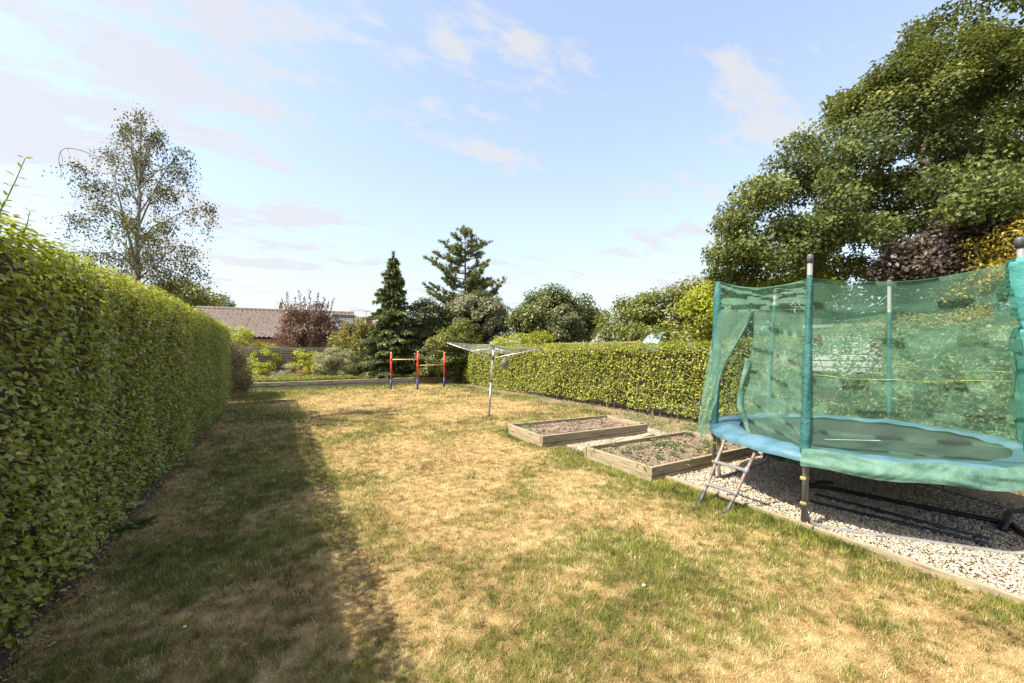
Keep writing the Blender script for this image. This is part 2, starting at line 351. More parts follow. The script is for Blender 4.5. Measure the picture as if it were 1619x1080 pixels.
PV = (A[:, None]*loc[..., :1]*1.25 + B[:, None]*loc[..., 1:2]*.55 + Cc[:, None]*loc[..., 2:]*.85)*sz[:, None, None]
PV += np.stack([x, y, .012 + .016*rng.random(n)], 1)[:, None]
obj('gravel', PV.reshape(-1, 3), (np.arange(n)[:, None, None]*6 + octf[None]).reshape(-1, 3), m_peb, kind='stuff', tint=np.repeat(rng.random(n), 6))

# ------------------------------------------------------------------ timber: edging, raised beds, retaining wall, back fence
STR = (1.2, 14, 14)
m_wood = M('weathered_timber', (.13, .10, .06), (.36, .29, .19), 2.6, .85, .5, 8, stretch=STR, c3=(.25, .20, .115), spec=.2)
m_woodY = M('weathered_timber_across', (.13, .10, .06), (.36, .29, .19), 2.6, .85, .5, 8, stretch=(14, 1.2, 14), c3=(.25, .20, .115), spec=.2)
m_wgrey = M('silvered_timber', (.10, .08, .05), (.48, .40, .27), 1.1, .85, .8, 10, stretch=(1.0, 5, 8), c3=(.22, .185, .12), spec=.2)
m_wend = M('end_grain', (.07, .055, .035), (.2, .16, .1), 12, .9, .6)
ed = thing('timber_edging', 'long low timber board edging between lawn and white gravel', 'edging', (4.215, 1, 0))
for y0, y1 in ((-2.2, -.22), (-.21, 1.76), (1.77, 3.40)):
    MB().box((float(XE((y0+y1)/2)) + .005 + random.uniform(-.005, .005), (y0+y1)/2, .022), (.035, y1-y0, .10), rz=-math.atan(.042), bev=.005).build('board', m_woodY, ed)
def raised_bed(label, x0, x1, y0, y1, h, weeds, rot):
    cx, cy = (x0+x1)/2, (y0+y1)/2; t = thing('raised_bed', label, 'raised bed', (cx, cy, 0), 'raised vegetable beds beside the lawn')
    L, Wd = x1-x0, y1-y0; th = .045; hb = h*.62; hl = h - hb
    for lay, (z, hh) in enumerate(((hl/2 - .015, hl + .03), (hl + hb/2 + .004, hb))):
        for sgn in (-1, 1):
            j = random.uniform(-.008, .008); 
            MB().box((cx + j, cy + sgn*(Wd/2 - th/2), z), (L - .004, th, hh - .004), rz=j*.6, bev=.005).build('board', m_wood, t)
            MB().box((cx + sgn*(L/2 - th/2 + .001), cy + j, z), (th, Wd - 2*th - .006, hh - .004 + .002), rz=j*.6, bev=.005).build('board', m_woodY, t)
    for sx, sy in ((-1, -1), (-1, 1), (1, -1), (1, 1)):
        MB().tube([(cx + sx*(L/2 - th - .033), cy + sy*(Wd/2 - th - .033), -.05), (cx + sx*(L/2 - th - .033), cy + sy*(Wd/2 - th - .033), h + random.uniform(-.01, .025))], .032, 8).build('corner_post', m_wend, t, smooth=False)
    zs = h - .065
    V, Fc = grid(70, 44, lambda s, q: np.stack([x0 + th*.9 + s*(L - 1.8*th), y0 + th*.9 + q*(Wd - 1.8*th), zs + .07*(vnoise(s*L, q*Wd, 5, 4) - .5)], 1))
    obj('soil', V, Fc, m_bedsoil, t, smooth=True)
    n = 900; xx = x0 + .08 + rng.random(n)*(L-.16); yy = y0 + .08 + rng.random(n)*(Wd-.16)
    ss = .008 + .022*rng.random(n)**2.5; lv = ico[None]*(.7 + .6*rng.random((n, 12, 1)))*ss[:, None, None]; lv[..., 2] *= .7
    lv += np.stack([xx, yy, zs + .012 + 0*xx], 1)[:, None]
    o = obj('soil_clods', lv.reshape(-1, 3), (np.arange(n)[:, None, None]*12 + icf[None]).reshape(-1, 3), m_clod, t, tint=np.repeat(rng.random(n), 12)); o['kind'] = 'stuff'
    cc = []
    for (wx, wy, s) in weeds:
        n = int(22*s); c = np.array([x0 + wx*L, y0 + wy*Wd, zs + .015]); d = unit(rng.normal(size=(n, 3)) + np.array([0, 0, .7])); d[:, 2] = np.abs(d[:, 2])
        pp = c + d*(.01 + .05*rng.random((n, 1)))*s**.5; cc.append((pp, d))
    P = np.concatenate([a for a, b in cc]); Dn = np.concatenate([b for a, b in cc])
    V, Fc, kk = leaves(P, unit(rdir(len(P))*.5 + np.array([0, 0, 1.])), Dn, .03 + .03*rng.random(len(P)), .018, True)
    o = obj('weeds', V, Fc, m_weed, t, tint=np.repeat(rng.random(len(P)), kk)); o['kind'] = 'stuff'
    t.rotation_euler = (0, 0, rot); return t
m_clod = TINT('soil_clods', [(0, (.13, .085, .05)), (.5, (.24, .165, .105)), (1, (.36, .27, .19))], .95)
m_weed = LEAF('weed_leaves', [(0, (.05, .08, .02)), (.6, (.14, .19, .06)), (1, (.28, .32, .14))], (.25, .35, .06), .3)
r3 = random.Random(3)
raised_bed('nearer timber raised bed with leafy weeds beside the trampoline ladder', 4.02, 6.42, 3.45, 4.72, .19, [(r3.random(), r3.random(), r3.uniform(.6, 2.4)) for _ in range(44)], 0)
raised_bed('farther timber raised bed of mostly bare soil near the clothes airer', 3.86, 6.26, 5.50, 6.74, .21, [(.1, .8, 1.5), (.07, .6, 1), (.15, .9, 2), (.4, .3, .6), (.8, .6, .6), (.06, .3, .8), (.6, .8, .7)], R_(-3))
# loose boards lying between the beds
for i, (a, b, lb) in enumerate((((985, 704), (1030, 690), 'short loose plank on the gravel between the two raised beds'),)):
    A_, B_ = G(*a), G(*b); c = (A_+B_)/2; d = B_-A_
    tag(MB().box((0, 0, 0), (d.length, .14, .03), bev=.005).build('loose_board', m_wgrey), lb, 'board').location = (c.x, c.y, .055)
    bpy.data.objects['loose_board'].rotation_euler = (0, 0, math.atan2(d.y, d.x))

WU = 19.05
rw = thing('retaining_wall', 'low wall of stacked grey timber sleepers across the end of the lawn', 'retaining wall', (3, WU, 0))
for lay in range(2):
    x = -1.75 + (-.9 if lay else 0)
    while x < 8.6:
        L = 2.4; x0, x1 = max(x, -1.75), min(x+L, 8.8)
        if x1-x0 > .1: MB().box(((x0+x1)/2, WU + (.05 if lay else .062) + random.uniform(-.008, .008), .005 + lay*.165 + .08), (x1-x0-.018, .10, .150), rz=random.uniform(-.003, .003), bev=.006).build('sleeper', m_wgrey, rw)
        x += L
V, Fc = grid(60, 30, lambda s, t: np.stack([-4 + s*13.2, WU + .1 + t*6.2, .28 + .12*t + .08*(vnoise(s*13, t*6, 1.5, 3)-.5)], 1))
obj('flower_bed', V, Fc, m_litter, kind='structure', smooth=True)
FU = 24.2
m_slat = M('fence_slats', (.14, .115, .08), (.32, .27, .19), 2.2, .85, .4, 8, stretch=STR, c3=(.22, .185, .13), spec=.2)
bf = thing('slatted_fence', 'weathered horizontal slat fence behind the planted bed', 'fence', (2, FU, .3))
sm = boxmesh('slat', (1.84, .022, .092), m_slat, .004); tm = boxmesh('top_rail', (1.84, .06, .20), M('rail_timber', (.16, .135, .10), (.36, .31, .23), 2.2, .85, .4, 8, stretch=STR), .006); pm = boxmesh('fence_post', (.1, .1, 1.75), m_slat, .006)
zt = 1.78
for i in range(8):
    xc = -4.6 + i*1.95
    for kx in range(11):
        link('slat', sm, bf, loc=(xc - 2, 0.0, zt - .28 - kx*.128 - .3))
    link('top_rail', tm, bf, loc=(xc - 2, -.012, zt - .12 - .3)); link('fence_post', pm, bf, loc=(xc - .975 - 2, .09, zt - .89 - .3))
# dark boarding behind the slats keeps the gaps dark
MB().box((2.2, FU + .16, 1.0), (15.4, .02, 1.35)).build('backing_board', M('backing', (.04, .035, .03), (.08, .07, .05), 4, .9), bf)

# ------------------------------------------------------------------ hedges
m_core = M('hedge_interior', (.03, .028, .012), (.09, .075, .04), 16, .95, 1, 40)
m_priv = LEAF('privet_leaf', [(0, (.11, .125, .012)), (.35, (.26, .27, .026)), (.7, (.39, .385, .05)), (.93, (.46, .45, .12)), (.97, (.50, .38, .08)), (1, (.38, .25, .08))], (.42, .50, .03), .33, .30, .6, 1.1, .35)
m_stem = M('hedge_stem', (.10, .075, .05), (.26, .21, .15), 14, .9, .6)
def hedge_points(n, x0, x1, y0, y1, h, face, dens_pow, wav):
    """points on the trimmed faces of a hedge (face = -1 or +1: which long side the garden sees) with outward normals"""
    T = rng.random(n); a = np.abs(y1-y0)
    if dens_pow: yy = y0 + (y1-y0)*T**dens_pow
    else: yy = y0 + (y1-y0)*T
    per = h + (x1-x0); q = rng.random(n)*(h + (x1-x0)*.8)
    side = q < h; xf = x1 if face > 0 else x0
    z = np.where(side, q, h); x = np.where(side, xf, xf - face*(q-h))
    bu = (vnoise(yy, z*1.3, wav, 3) - .5)*.22 + (vnoise(yy, z*.35 + 5, 3.2, 2) - .5)*.14
    # rounded shoulder
    sh = np.clip((z - (h-.22))/.22, 0, 1)*side; x = x - face*sh**2*.14
    z = z + np.where(side, 0, (vnoise(yy, x, 1.6, 3)-.5)*.12 + .03 - .10*np.clip(1 - np.abs(x-xf)/.2, 0, 1)**2)
    x = x + np.where(side, face*bu, 0)
    nr = np.stack([np.where(side, face*(1-sh*.6), 0), 0*z, np.where(side, sh*.8 + .05, 1.)], 1)
    return np.stack([x, yy, z], 1), unit(nr), side
def hedge_leaves(P, nr, depth, size, aspect, oval, zmin):
    n = len(P); P = P - nr*(rng.random((n, 1))**1.5*depth) + nr*.03*rng.normal(size=(n, 1))
    zmin = np.broadcast_to(zmin, (n,)); k = P[:, 2] > zmin + .10*vnoise(P[:, 1], P[:, 0]*0, 3, 2)*1.4 - .05; P, nr = P[k], nr[k]; n = len(P); size = np.broadcast_to(size, k.shape)[k]
    nn = unit(nr*.65 + np.array([0, 0, .75]) + rdir(n)*.75); tip = unit(rdir(n) + nr*.5 + np.array([0, 0, -.1]))
    return P, nn, tip, size*(.65 + .7*rng.random(n)), aspect
LH = thing('privet_hedge', 'tall clipped privet hedge in shade along the left of the lawn', 'hedge', (HL - .45, 6, 0))
# core
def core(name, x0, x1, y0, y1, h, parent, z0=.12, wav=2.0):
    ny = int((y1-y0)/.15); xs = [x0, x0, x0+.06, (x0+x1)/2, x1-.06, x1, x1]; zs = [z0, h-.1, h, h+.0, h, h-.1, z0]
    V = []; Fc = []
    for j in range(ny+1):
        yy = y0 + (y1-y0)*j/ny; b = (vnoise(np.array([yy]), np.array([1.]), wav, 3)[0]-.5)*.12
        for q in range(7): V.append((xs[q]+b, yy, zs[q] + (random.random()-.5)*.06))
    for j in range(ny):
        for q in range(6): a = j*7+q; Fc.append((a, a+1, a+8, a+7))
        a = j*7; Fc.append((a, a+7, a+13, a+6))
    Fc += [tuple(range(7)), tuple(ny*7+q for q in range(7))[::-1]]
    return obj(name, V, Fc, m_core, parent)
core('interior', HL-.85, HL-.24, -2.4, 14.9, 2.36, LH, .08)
P1, n1_, s1 = hedge_points(98000, HL-.95, HL, -2.0, 15.1, 2.39, 1, 1.6, .9)
sz1 = .040 + .008*np.clip((camdist(P1)-3)/8, 0, 1.2)
P, nn, tip, sz, asp = hedge_leaves(P1, n1_, .15, sz1, .52, True, .0)
# end face of the hedge
ne = 2600; Pe = np.stack([HL - rng.random(ne)*.95, np.full(ne, 15.05) + rng.normal(size=ne)*.06, rng.random(ne)*2.2 + .1], 1)
P = np.concatenate([P, Pe]); nn = np.concatenate([nn, unit(rdir(ne)*.8 + np.array([.2, 1, .4]))]); tip = np.concatenate([tip, rdir(ne)]); sz = np.concatenate([sz, np.full(ne, .045)])
tn = np.clip(rng.beta(2.2, 2.6, len(P)) + .16*(P[:, 2] > 2.12)*rng.random(len(P)), 0, 1)
dp = vnoise(P[:, 1], P[:, 2], 2.6, 2); tn = np.where((dp > .74) & (rng.random(len(P)) < .55), .95 + .05*rng.random(len(P)), np.clip(tn + (vnoise(P[:, 1]+7, P[:, 2], 1.3, 2) - .5)*.35, 0, .96))
# the 300 leaves that show largest are leaf objects of their own
vis = (camdist(P) > .8) & (np.abs(CA*P[:, 0] - SA*P[:, 1]) < 1.22*camdist(P)) & (nn[:, 0] > .2)
scr = np.where(vis, sz/np.linalg.norm(P - np.array([0, 0, CH]), axis=1)*np.clip(nn[:, 0], 0, 1), 0); big = np.argsort(-scr)[:300]
rest = np.ones(len(P), bool); rest[big] = False
V, Fc, kk = leaves(P[rest], nn[rest], tip[rest], sz[rest], sz[rest]*asp, True)
obj('foliage', V, Fc, m_priv, LH, kind='stuff', tint=np.repeat(tn[rest], kk))
lmeshes = []
for q in range(6):
    V, Fc, kk = leaves(np.zeros((1, 3)), np.array([[0, 0, 1.]]), np.array([[1., 0, 0]]), np.array([1.]), np.array([.5 + .02*q]), True, curl=.08 + .03*q)
    me = bpy.data.meshes.new('leaf'); me.from_pydata(V.tolist(), [], Fc.tolist()); me.materials.append(m_priv)
    at = me.attributes.new('tint', 'FLOAT', 'POINT'); at.data.foreach_set('value', np.full(6, .2 + .12*q, np.float32)); lmeshes.append(me)
hb = Vector(LH.location)
for i in big:
    z = Vector(nn[i]).normalized(); xax = Vector(tip[i]); xax = (xax - z*xax.dot(z)).normalized(); yax = z.cross(xax)
    o = link('leaf', lmeshes[int(tn[i]*5.99)], LH); mt = Matrix((xax, yax, z)).transposed().to_4x4(); s = float(sz[i])
    o.matrix_basis = Matrix.Translation(Vector(P[i]) - hb) @ mt @ Matrix.Diagonal((s, s, s, 1))
# upright shoots above the trimmed top
for (px, py, Y, hh) in ((38, 322, 2.15, .46), (20, 330, 2.2, .2), (8, 330, 2.1, .5), (36, 330, 2.3, .42), (48, 345, 2.35, .26), (62, 368, 2.5, .2), (84, 385, 2.7, .16), (110, 400, 2.95, .2), (140, 420, 3.3, .22), (165, 432, 3.6, .2), (185, 440, 3.9, .16), (75, 372, 2.45, .16), (215, 455, 4.4, .2), (250, 470, 5.2, .18), (130, 408, 3.0, .2), (280, 480, 6, .2), (5, 330, 2.1, .24))[::2]:
    mb = MB(); SP = []; SN = []; ST = []; b = D(px, py, Y); b.x = min(b.x, HL - .08); b.z = 2.2; d = Vector((random.uniform(-.15, .35), random.uniform(-.2, .2), 1)).normalized()
    pts = [b + d*hh*f + Vector((0, .02*math.sin(f*3), 0)) for f in np.linspace(0, 1, 5)]; mb.tube(pts, [.004, .0035, .003, .0025, .0015], 5)
    for f in np.linspace(.2, 1, 8):
        for sgn in (-1, 1):
            sd = Vector((math.cos(f*9), math.sin(f*9), 0))*sgn; SP.append(b + d*hh*f); ST.append(sd + d*.7); SN.append(d - sd*.4)
    sh_ = mb.build('shoot', m_stem, LH); V, Fc, kk = leaves(np.array(SP), unit(np.array(SN)), unit(np.array(ST)), .045, .016, True); obj('leaves', V, Fc, m_priv, sh_, tint=np.repeat(.3 + .4*rng.random(len(SP)), kk))
mb = MB()
for i in range(90):
    y = -1 + 16*(i/90)**1.3; x = HL - .12 - random.random()*.3; mb.tube([(x, y, 0), (x + random.uniform(-.05, .08), y + random.uniform(-.08, .08), .4), (x + random.uniform(-.12, .12), y + random.uniform(-.15, .15), .9)], [.012, .009, .005], 5, False)
for i in range(240):
    y = -.5 + 15*(i/240)**1.4; z = random.uniform(.1, 2.1); x = HL - random.uniform(.01, .10); mb.tube([(x - .05, y, z), (x + .02, y + random.uniform(-.07, .07), z + random.uniform(.03, .12)), (x + random.uniform(.0, .05), y + random.uniform(-.12, .12), z + random.uniform(.1, .26))], [.004, .003, .0015], 4, False)
st_ = mb.build('stems', m_stem, LH); st_['kind'] = 'stuff'

m_rh = LEAF('bright_hedge_leaf', [(0, (.08, .10, .012)), (.35, (.19, .215, .022)), (.7, (.32, .33, .04)), (1, (.48, .45, .07))], (.42, .46, .04), .33, .4, .4, .9, .4)
RHX = 7.95
RH = thing('garden_hedge', 'clipped sunlit yellow green hedge along the right of the lawn', 'hedge', (RHX + .4, 10, 0))
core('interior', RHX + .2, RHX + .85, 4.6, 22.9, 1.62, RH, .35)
P1, n1_, s1 = hedge_points(46000, RHX, RHX + .95, 4.4, 23, 1.80, -1, 1.25, .8)
P1[:, 2] *= np.where(P1[:, 1] > 16, 1.0, 1.0); P, nn, tip, sz, asp = hedge_leaves(P1, n1_, .22, .046 + .0012*P1[:, 1], .58, True, .17 - .12*np.clip((P1[:, 1]-9)/5, 0, 1))
ne = 2200; Pe = np.stack([RHX + rng.random(ne)*.95, 23 + rng.normal(size=ne)*.06, .2 + rng.random(ne)*1.6], 1)
V, Fc, kk = leaves(P, nn, tip, sz, sz*asp, True); obj('foliage', V, Fc, m_rh, RH, kind='stuff', tint=np.repeat(rng.beta(2, 2, len(P)), kk))
mb = MB()
for i in range(75):
    y = 4.6 + 17.5*i/75 + random.uniform(-.1, .1); x = RHX + .1 + random.random()*.25
    for _ in range(2):
        mb.tube([(x, y, 0), (x + random.uniform(-.05, .1), y + random.uniform(-.1, .1), .3), (x + random.uniform(-.15, .15), y + random.uniform(-.22, .22), .75)], [.016, .012, .007], 5, False)
mb.build('stems', m_stem, RH)
# the taller, looser hedge behind the trampoline
BH = thing('mixed_hedge', 'taller loose mixed hedge with a browned top behind the trampoline', 'hedge', (8.1, 1, 0))
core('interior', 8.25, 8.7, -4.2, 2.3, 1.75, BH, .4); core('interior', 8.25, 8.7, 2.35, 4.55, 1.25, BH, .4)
P1, n1_, s1 = hedge_points(44000, 7.85, 8.8, -4.4, 4.75, 2.13, -1, 1, .8); P1[:, 2] = np.where(P1[:, 2] > 1.9, P1[:, 2] - .30*np.clip((P1[:, 1]-2.2)/2.2, 0, 1), P1[:, 2])
P, nn, tip, sz, asp = hedge_leaves(P1, n1_, .4, .05, .55, True, .35)
k = (vnoise(P[:, 1], P[:, 2], 1.5, 3) > .27) & ~((P[:, 1] > 2.7) & (P[:, 1] < 3.7) & (P[:, 2] > 1.25) & (rng.random(len(P)) < .12)); P, nn, tip, sz = P[k], nn[k], tip[k], sz[k]
m_bh = LEAF('mixed_hedge_leaf', [(0, (.04, .06, .015)), (.4, (.12, .15, .035)), (.75, (.24, .26, .08)), (.9, (.36, .30, .12)), (1, (.34, .2, .1))], (.36, .42, .06), .33, .4, .4, .8, .3)
V, Fc, kk = leaves(P, nn, tip, sz, sz*asp, True); obj('foliage', V, Fc, m_bh, BH, kind='stuff', tint=np.repeat(np.clip(rng.beta(2, 2.4, len(P)) + .35*(P[:, 2] > 1.98)*(P[:, 1] < 3), 0, 1), kk))
mb = MB()
for i in range(46):
    y = -3.5 + 8*i/46; x = 8.0 + random.random()*.3
    mb.tube([(x, y, 0), (x + random.uniform(-.1, .1), y + random.uniform(-.15, .15), .6), (x + random.uniform(-.2, .2), y + random.uniform(-.35, .35), 1.5)], [.018, .013, .006], 5, False)
mb.build('stems', m_stem, BH)

# ------------------------------------------------------------------ trees and shrubs
def tubes_arr(A, B, ra, rb, n=5):
    """many tapered tubes at once"""
    A = np.asarray(A); B = np.asarray(B); d = unit(B-A); h = np.where(np.abs(d[:, 2:]) < .9, np.array([[0, 0, 1.]]), np.array([[1., 0, 0]])); u = unit(np.cross(d, h)); v = np.cross(d, u)
    an = np.arange(n)*2*np.pi/n; ring = u[:, None]*np.cos(an)[None, :, None] + v[:, None]*np.sin(an)[None, :, None]
    V = np.concatenate([A[:, None] + ring*np.asarray(ra)[:, None, None], B[:, None] + ring*np.asarray(rb)[:, None, None]], 1).reshape(-1, 3)
    i = np.arange(len(A))[:, None]*2*n; k = np.arange(n); k2 = (k+1) % n
    q = np.stack([k, k2, k2+n, k+n], 1)
    return V, (i[:, :, None] + q[None]).reshape(-1, 4)
def skeleton(base, targets, trunk_top, r_tip, pw=2.3, bend=.12):
    """a branch network: each target joins the nearest node closer to the trunk; radii by the pipe rule"""
    base = np.array(base, float); top = np.array(trunk_top, float); nodes = [base + (top-base)*f + (rng.normal(size=3)*.02*np.linalg.norm(top-base)*(0 < f < 1)) for f in np.linspace(0, 1, 8)]; par = [-1] + list(range(7))
    axis_d = lambda p: np.linalg.norm(p - (base + (top-base)*np.clip(np.dot(p-base, top-base)/np.dot(top-base, top-base), .15, 1)))
    for T in sorted([np.array(t, float) for t in targets], key=axis_d):
        arr = np.array(nodes); d = np.linalg.norm(arr - T, axis=1) + 1.3*np.maximum(0, arr[:, 2] - T[2] + .1*np.linalg.norm(arr[:, :2]-T[:2], axis=1)); d[:2] += 5
        j = int(np.argmin(d)); L = np.linalg.norm(T - nodes[j]); ns = max(1, min(4, int(L/.35)))
        p0 = nodes[j]; q = j
        for s in range(1, ns+1):
            f = s/ns; pt = p0 + (T-p0)*f + (np.array([0, 0, 1])*math.sin(f*math.pi)*L*bend + rng.normal(size=3)*L*.04)*(s < ns); nodes.append(pt); par.append(q); q = len(nodes)-1
    n = len(nodes); acc = np.zeros(n); ch = np.zeros(n, int)
    for i in range(n):
        if par[i] >= 0: ch[par[i]] += 1
    for i in range(n-1, -1, -1):
        if ch[i] == 0: acc[i] += r_tip**pw
        if par[i] >= 0: acc[par[i]] += acc[i]
    r = acc**(1/pw); I = [i for i in range(n) if par[i] >= 0]; arr = np.array(nodes)
    return arr, np.array(par), r, I
def sample_blobs(blobs, n, shell):
    vol = np.array([b[3]*b[4]*b[5] for b in blobs])**.75; idx = rng.choice(len(blobs), n, p=vol/vol.sum()); B = np.array(blobs)[idx]
    d = rdir(n); rr = shell + (1-shell)*rng.random(n)**.5; return B[:, :3] + d*B[:, 3:6]*rr[:, None], d
def tree(name, label, cat, base, blobs, ncl, nleaf, leaf, cl_r, mleaf, mbark, r_tip=.012, shell=.55, trunk_top=None, asp=.6, oval=False, group=None, tint0=0., spread=1., up=.5, flat=.7, outk=.6, twigs=True, bend=.12, tipout=0.):
    t = thing(name, label, cat, base, group)
    Ct, d = sample_blobs(blobs, ncl, shell); Ct = Ct[Ct[:, 2] > base[2] + .1]
    zc = np.array([b[2] for b in blobs]).mean(); tt = trunk_top if trunk_top is not None else (base[0], base[1], zc + .3*(max(b[2]+b[5] for b in blobs)-zc))
    arr, par, r, I = skeleton(base, Ct, tt, r_tip, bend=bend); I = np.array(I)
    V, Fc = tubes_arr(arr[par[I]], arr[I], r[par[I]]*.95, r[I], 6); obj('trunk', V, Fc, mbark, t, smooth=True)
    cen = np.array([[b[0], b[1], b[2]] for b in blobs]).mean(0)
    ci = rng.integers(0, len(Ct), nleaf); off = rdir(nleaf)*(rng.random((nleaf, 1))**.45)*np.array([1, 1, flat])*cl_r; P = Ct[ci] + off
    out = unit(P - cen); nn = unit(out*outk + np.array([0, 0, up]) + rdir(nleaf)*.8); tip = unit(rdir(nleaf) + unit(off)*.8 + np.array([0, 0, -.25]) + (out*.8 + np.array([0, 0, .9]))*tipout)
    sz = leaf*(.6 + .75*rng.random(nleaf)); V, Fc, kk = leaves(P, nn, tip, sz, sz*asp, oval)
    clt = rng.normal(size=len(Ct))*.14
    obj('crown', V, Fc, mleaf, t, tint=np.repeat(np.clip(rng.beta(2, 2, nleaf)*spread + clt[ci] + tint0, 0, 1), kk)); return t
def pb(px, py, Y, rx, ry, rd=None): p = D(px, py, Y); s = Y/F; return (p.x, p.y, p.z, rx*s, (rd or rx)*s, ry*s)
def gb(px, Y, z=0.): p = C((px-809.5)/F*Y, Y, z); return (p.x, p.y, z)
m_bark = M('tree_bark', (.07, .055, .04), (.20, .165, .125), 10, .95, 1, 25)
m_birchbark = M('birch_bark', (.07, .06, .05), (.22, .20, .17), 7, .85, .6, 14, c3=(.36, .34, .31))
m_big = LEAF('sycamore_leaf', [(0, (.025, .036, .009)), (.4, (.075, .10, .022)), (.75, (.165, .19, .045)), (1, (.28, .275, .08))], (.27, .29, .04), .28, .5, .3, .35, .5)
YB = 12.0
tree('sycamore_tree', 'huge spreading broadleaf tree towering behind the trampoline', 'tree', gb(1500, YB), [pb(1490, 200, YB, 170, 115, 170), pb(1340, 295, YB-.6, 130, 100), pb(1225, 350, YB-.8, 82, 62), pb(1570, 75, YB, 125, 72, 130), pb(1640, 250, YB-.3, 150, 170), pb(1200, 400, YB-.5, 70, 50), pb(1420, 370, YB-.6, 190, 70), pb(1415, 165, YB, 85, 70), pb(1285, 245, YB-.3, 52, 50), pb(1600, 400, YB, 120, 70)],
     560, 165000, .092, .49, m_big, m_bark, .015, .56, trunk_top=tuple(D(1480, 170, YB)), asp=.8, spread=.9, up=.5, flat=.72, outk=.65)
m_purp = LEAF('purple_leaf', [(0, (.03, .026, .02)), (.5, (.075, .058, .045)), (1, (.16, .13, .09))], (.18, .08, .06), .22, .45, .4, .6, .4)
tree('purple_tree', 'dark purple leaved tree below the huge green crown on the right', 'tree', gb(1530, 9.6), [pb(1525, 385, 9.6, 62, 42), pb(1460, 410, 9.6, 46, 34), pb(1575, 365, 9.6, 40, 40)], 100, 12000, .095, .42, m_purp, m_bark, asp=.7)
m_yel = LEAF('yellow_leaf', [(0, (.13, .11, .02)), (.5, (.32, .25, .03)), (1, (.52, .40, .06))], (.6, .45, .05), .35, .45, .35, 1., .4)
tree('yellow_tree', 'yellowing small tree behind the right edge of the trampoline net', 'tree', gb(1625, 8.6), [pb(1630, 390, 8.6, 62, 65), pb(1575, 400, 8.6, 34, 30), pb(1580, 460, 8.6, 60, 45), pb(1660, 340, 8.6, 50, 40)], 70, 8500, .075, .34, m_yel, m_birchbark, asp=.55)

m_birch = LEAF('birch_leaf', [(0, (.03, .036, .009)), (.5, (.085, .092, .022)), (1, (.19, .18, .045))], (.2, .2, .04), .2, .6, .15, .8, .3)
YBi = 8.5; bb = gb(219, YBi)
bt = thing('birch_tree', 'slender silver birch with airy drooping twigs beyond the left hedge', 'tree', bb)
tg = []; lp = []; tw = MB()
limbs = [(219, 300, 452, 210), (219, 330, 180, 240), (217, 380, 130, 260), (219, 300, 240, 215), (219, 360, 285, 240), (219, 390, 325, 325), (219, 420, 300, 390), (219, 410, 120, 340), (217, 430, 160, 400), (219, 440, 275, 430), (219, 320, 160, 290), (219, 340, 265, 300), (219, 380, 170, 330), (219, 350, 220, 250), (219, 400, 260, 350), (219, 300, 200, 200), (219, 310, 225, 185), (219, 430, 310, 420), (219, 430, 110, 400), (219, 300, 285, 265), (219, 450, 180, 440), (219, 455, 262, 445), (219, 445, 235, 405), (219, 430, 205, 395), (219, 455, 140, 430), (219, 400, 235, 370), (219, 380, 205, 345)]
tw.tube([Vector(bb), D(219, 470, YBi), D(216, 380, YBi), D(222, 310, YBi), D(208, 240, YBi), D(206, 190, YBi)], [.06, .05, .038, .026, .014, .005], 7)
tw.tube([D(219, 450, YBi), D(208, 390, YBi-.1), D(190, 320, YBi-.2), D(175, 270, YBi-.3)], [.04, .03, .018, .006], 6)
for (ax, ay, bx, by) in limbs:
    if bx > 400: bx = 250
    dy = random.uniform(-1.1, 1.1); A_ = D(ax, ay, YBi); B_ = D(bx, by, YBi + dy); mid = (A_+B_)/2 + Vector((0, 0, .18)); L = (B_-A_).length
    end = B_ + (B_-A_).normalized()*.2 - Vector((0, 0, .15)); pts = spline([A_, mid, B_, end], 5); tw.tube(pts, list(np.linspace(.018, .004, len(pts))), 5, False)
    for f in np.linspace(.3, 1, 9):
        p = pts[int(f*(len(pts)-1))]
        for _ in range(2):
            hl = random.uniform(.2, .95); q = p + Vector((random.gauss(0, .18), random.gauss(0, .18), -hl)); m_ = p + (q-p)*.4 + Vector((random.gauss(0, .07), random.gauss(0, .07), .06)); pp = spline([p, m_, q], 4)
            tw.tube(pp, list(np.linspace(.004, .0015, len(pp))), 4, False)
            for g in np.linspace(.1, 1, int(14 + hl*30)):
                c = pp[int(g*(len(pp)-1))]; lp.append(c + Vector((random.gauss(0, .06), random.gauss(0, .06), random.gauss(0, .06))))
# the bare arching twig on the left, and a top spray
pts = spline([D(160, 250, YBi), D(125, 237, YBi), D(100, 236, YBi), D(93, 255, YBi), D(103, 285, YBi)], 6); tw.tube(pts, list(np.linspace(.010, .004, len(pts))), 5, False)
for f in (.45, .6, .75): p = pts[int(f*(len(pts)-1))]; tw.tube([p, p + Vector((.03, 0, -.12)), p + Vector((.02, .0, -.3))], [.004, .003, .002], 4, False)
for _ in range(160): lp.append(D(200 + random.gauss(0, 10), 200 + random.gauss(0, 14), YBi + random.gauss(0, .1)))
tw.build('trunk', m_birchbark, bt, smooth=True)
lp = np.array(lp); n = len(lp); nn = unit(rdir(n) + np.array([0, 0, .3])); V, Fc, kk = leaves(lp, nn, unit(rdir(n)*.7 + np.array([0, 0, -1.])), .043*(.7+.6*rng.random(n)), .034, False)
obj('crown', V, Fc, m_birch, bt, tint=np.repeat(rng.random(n), kk))

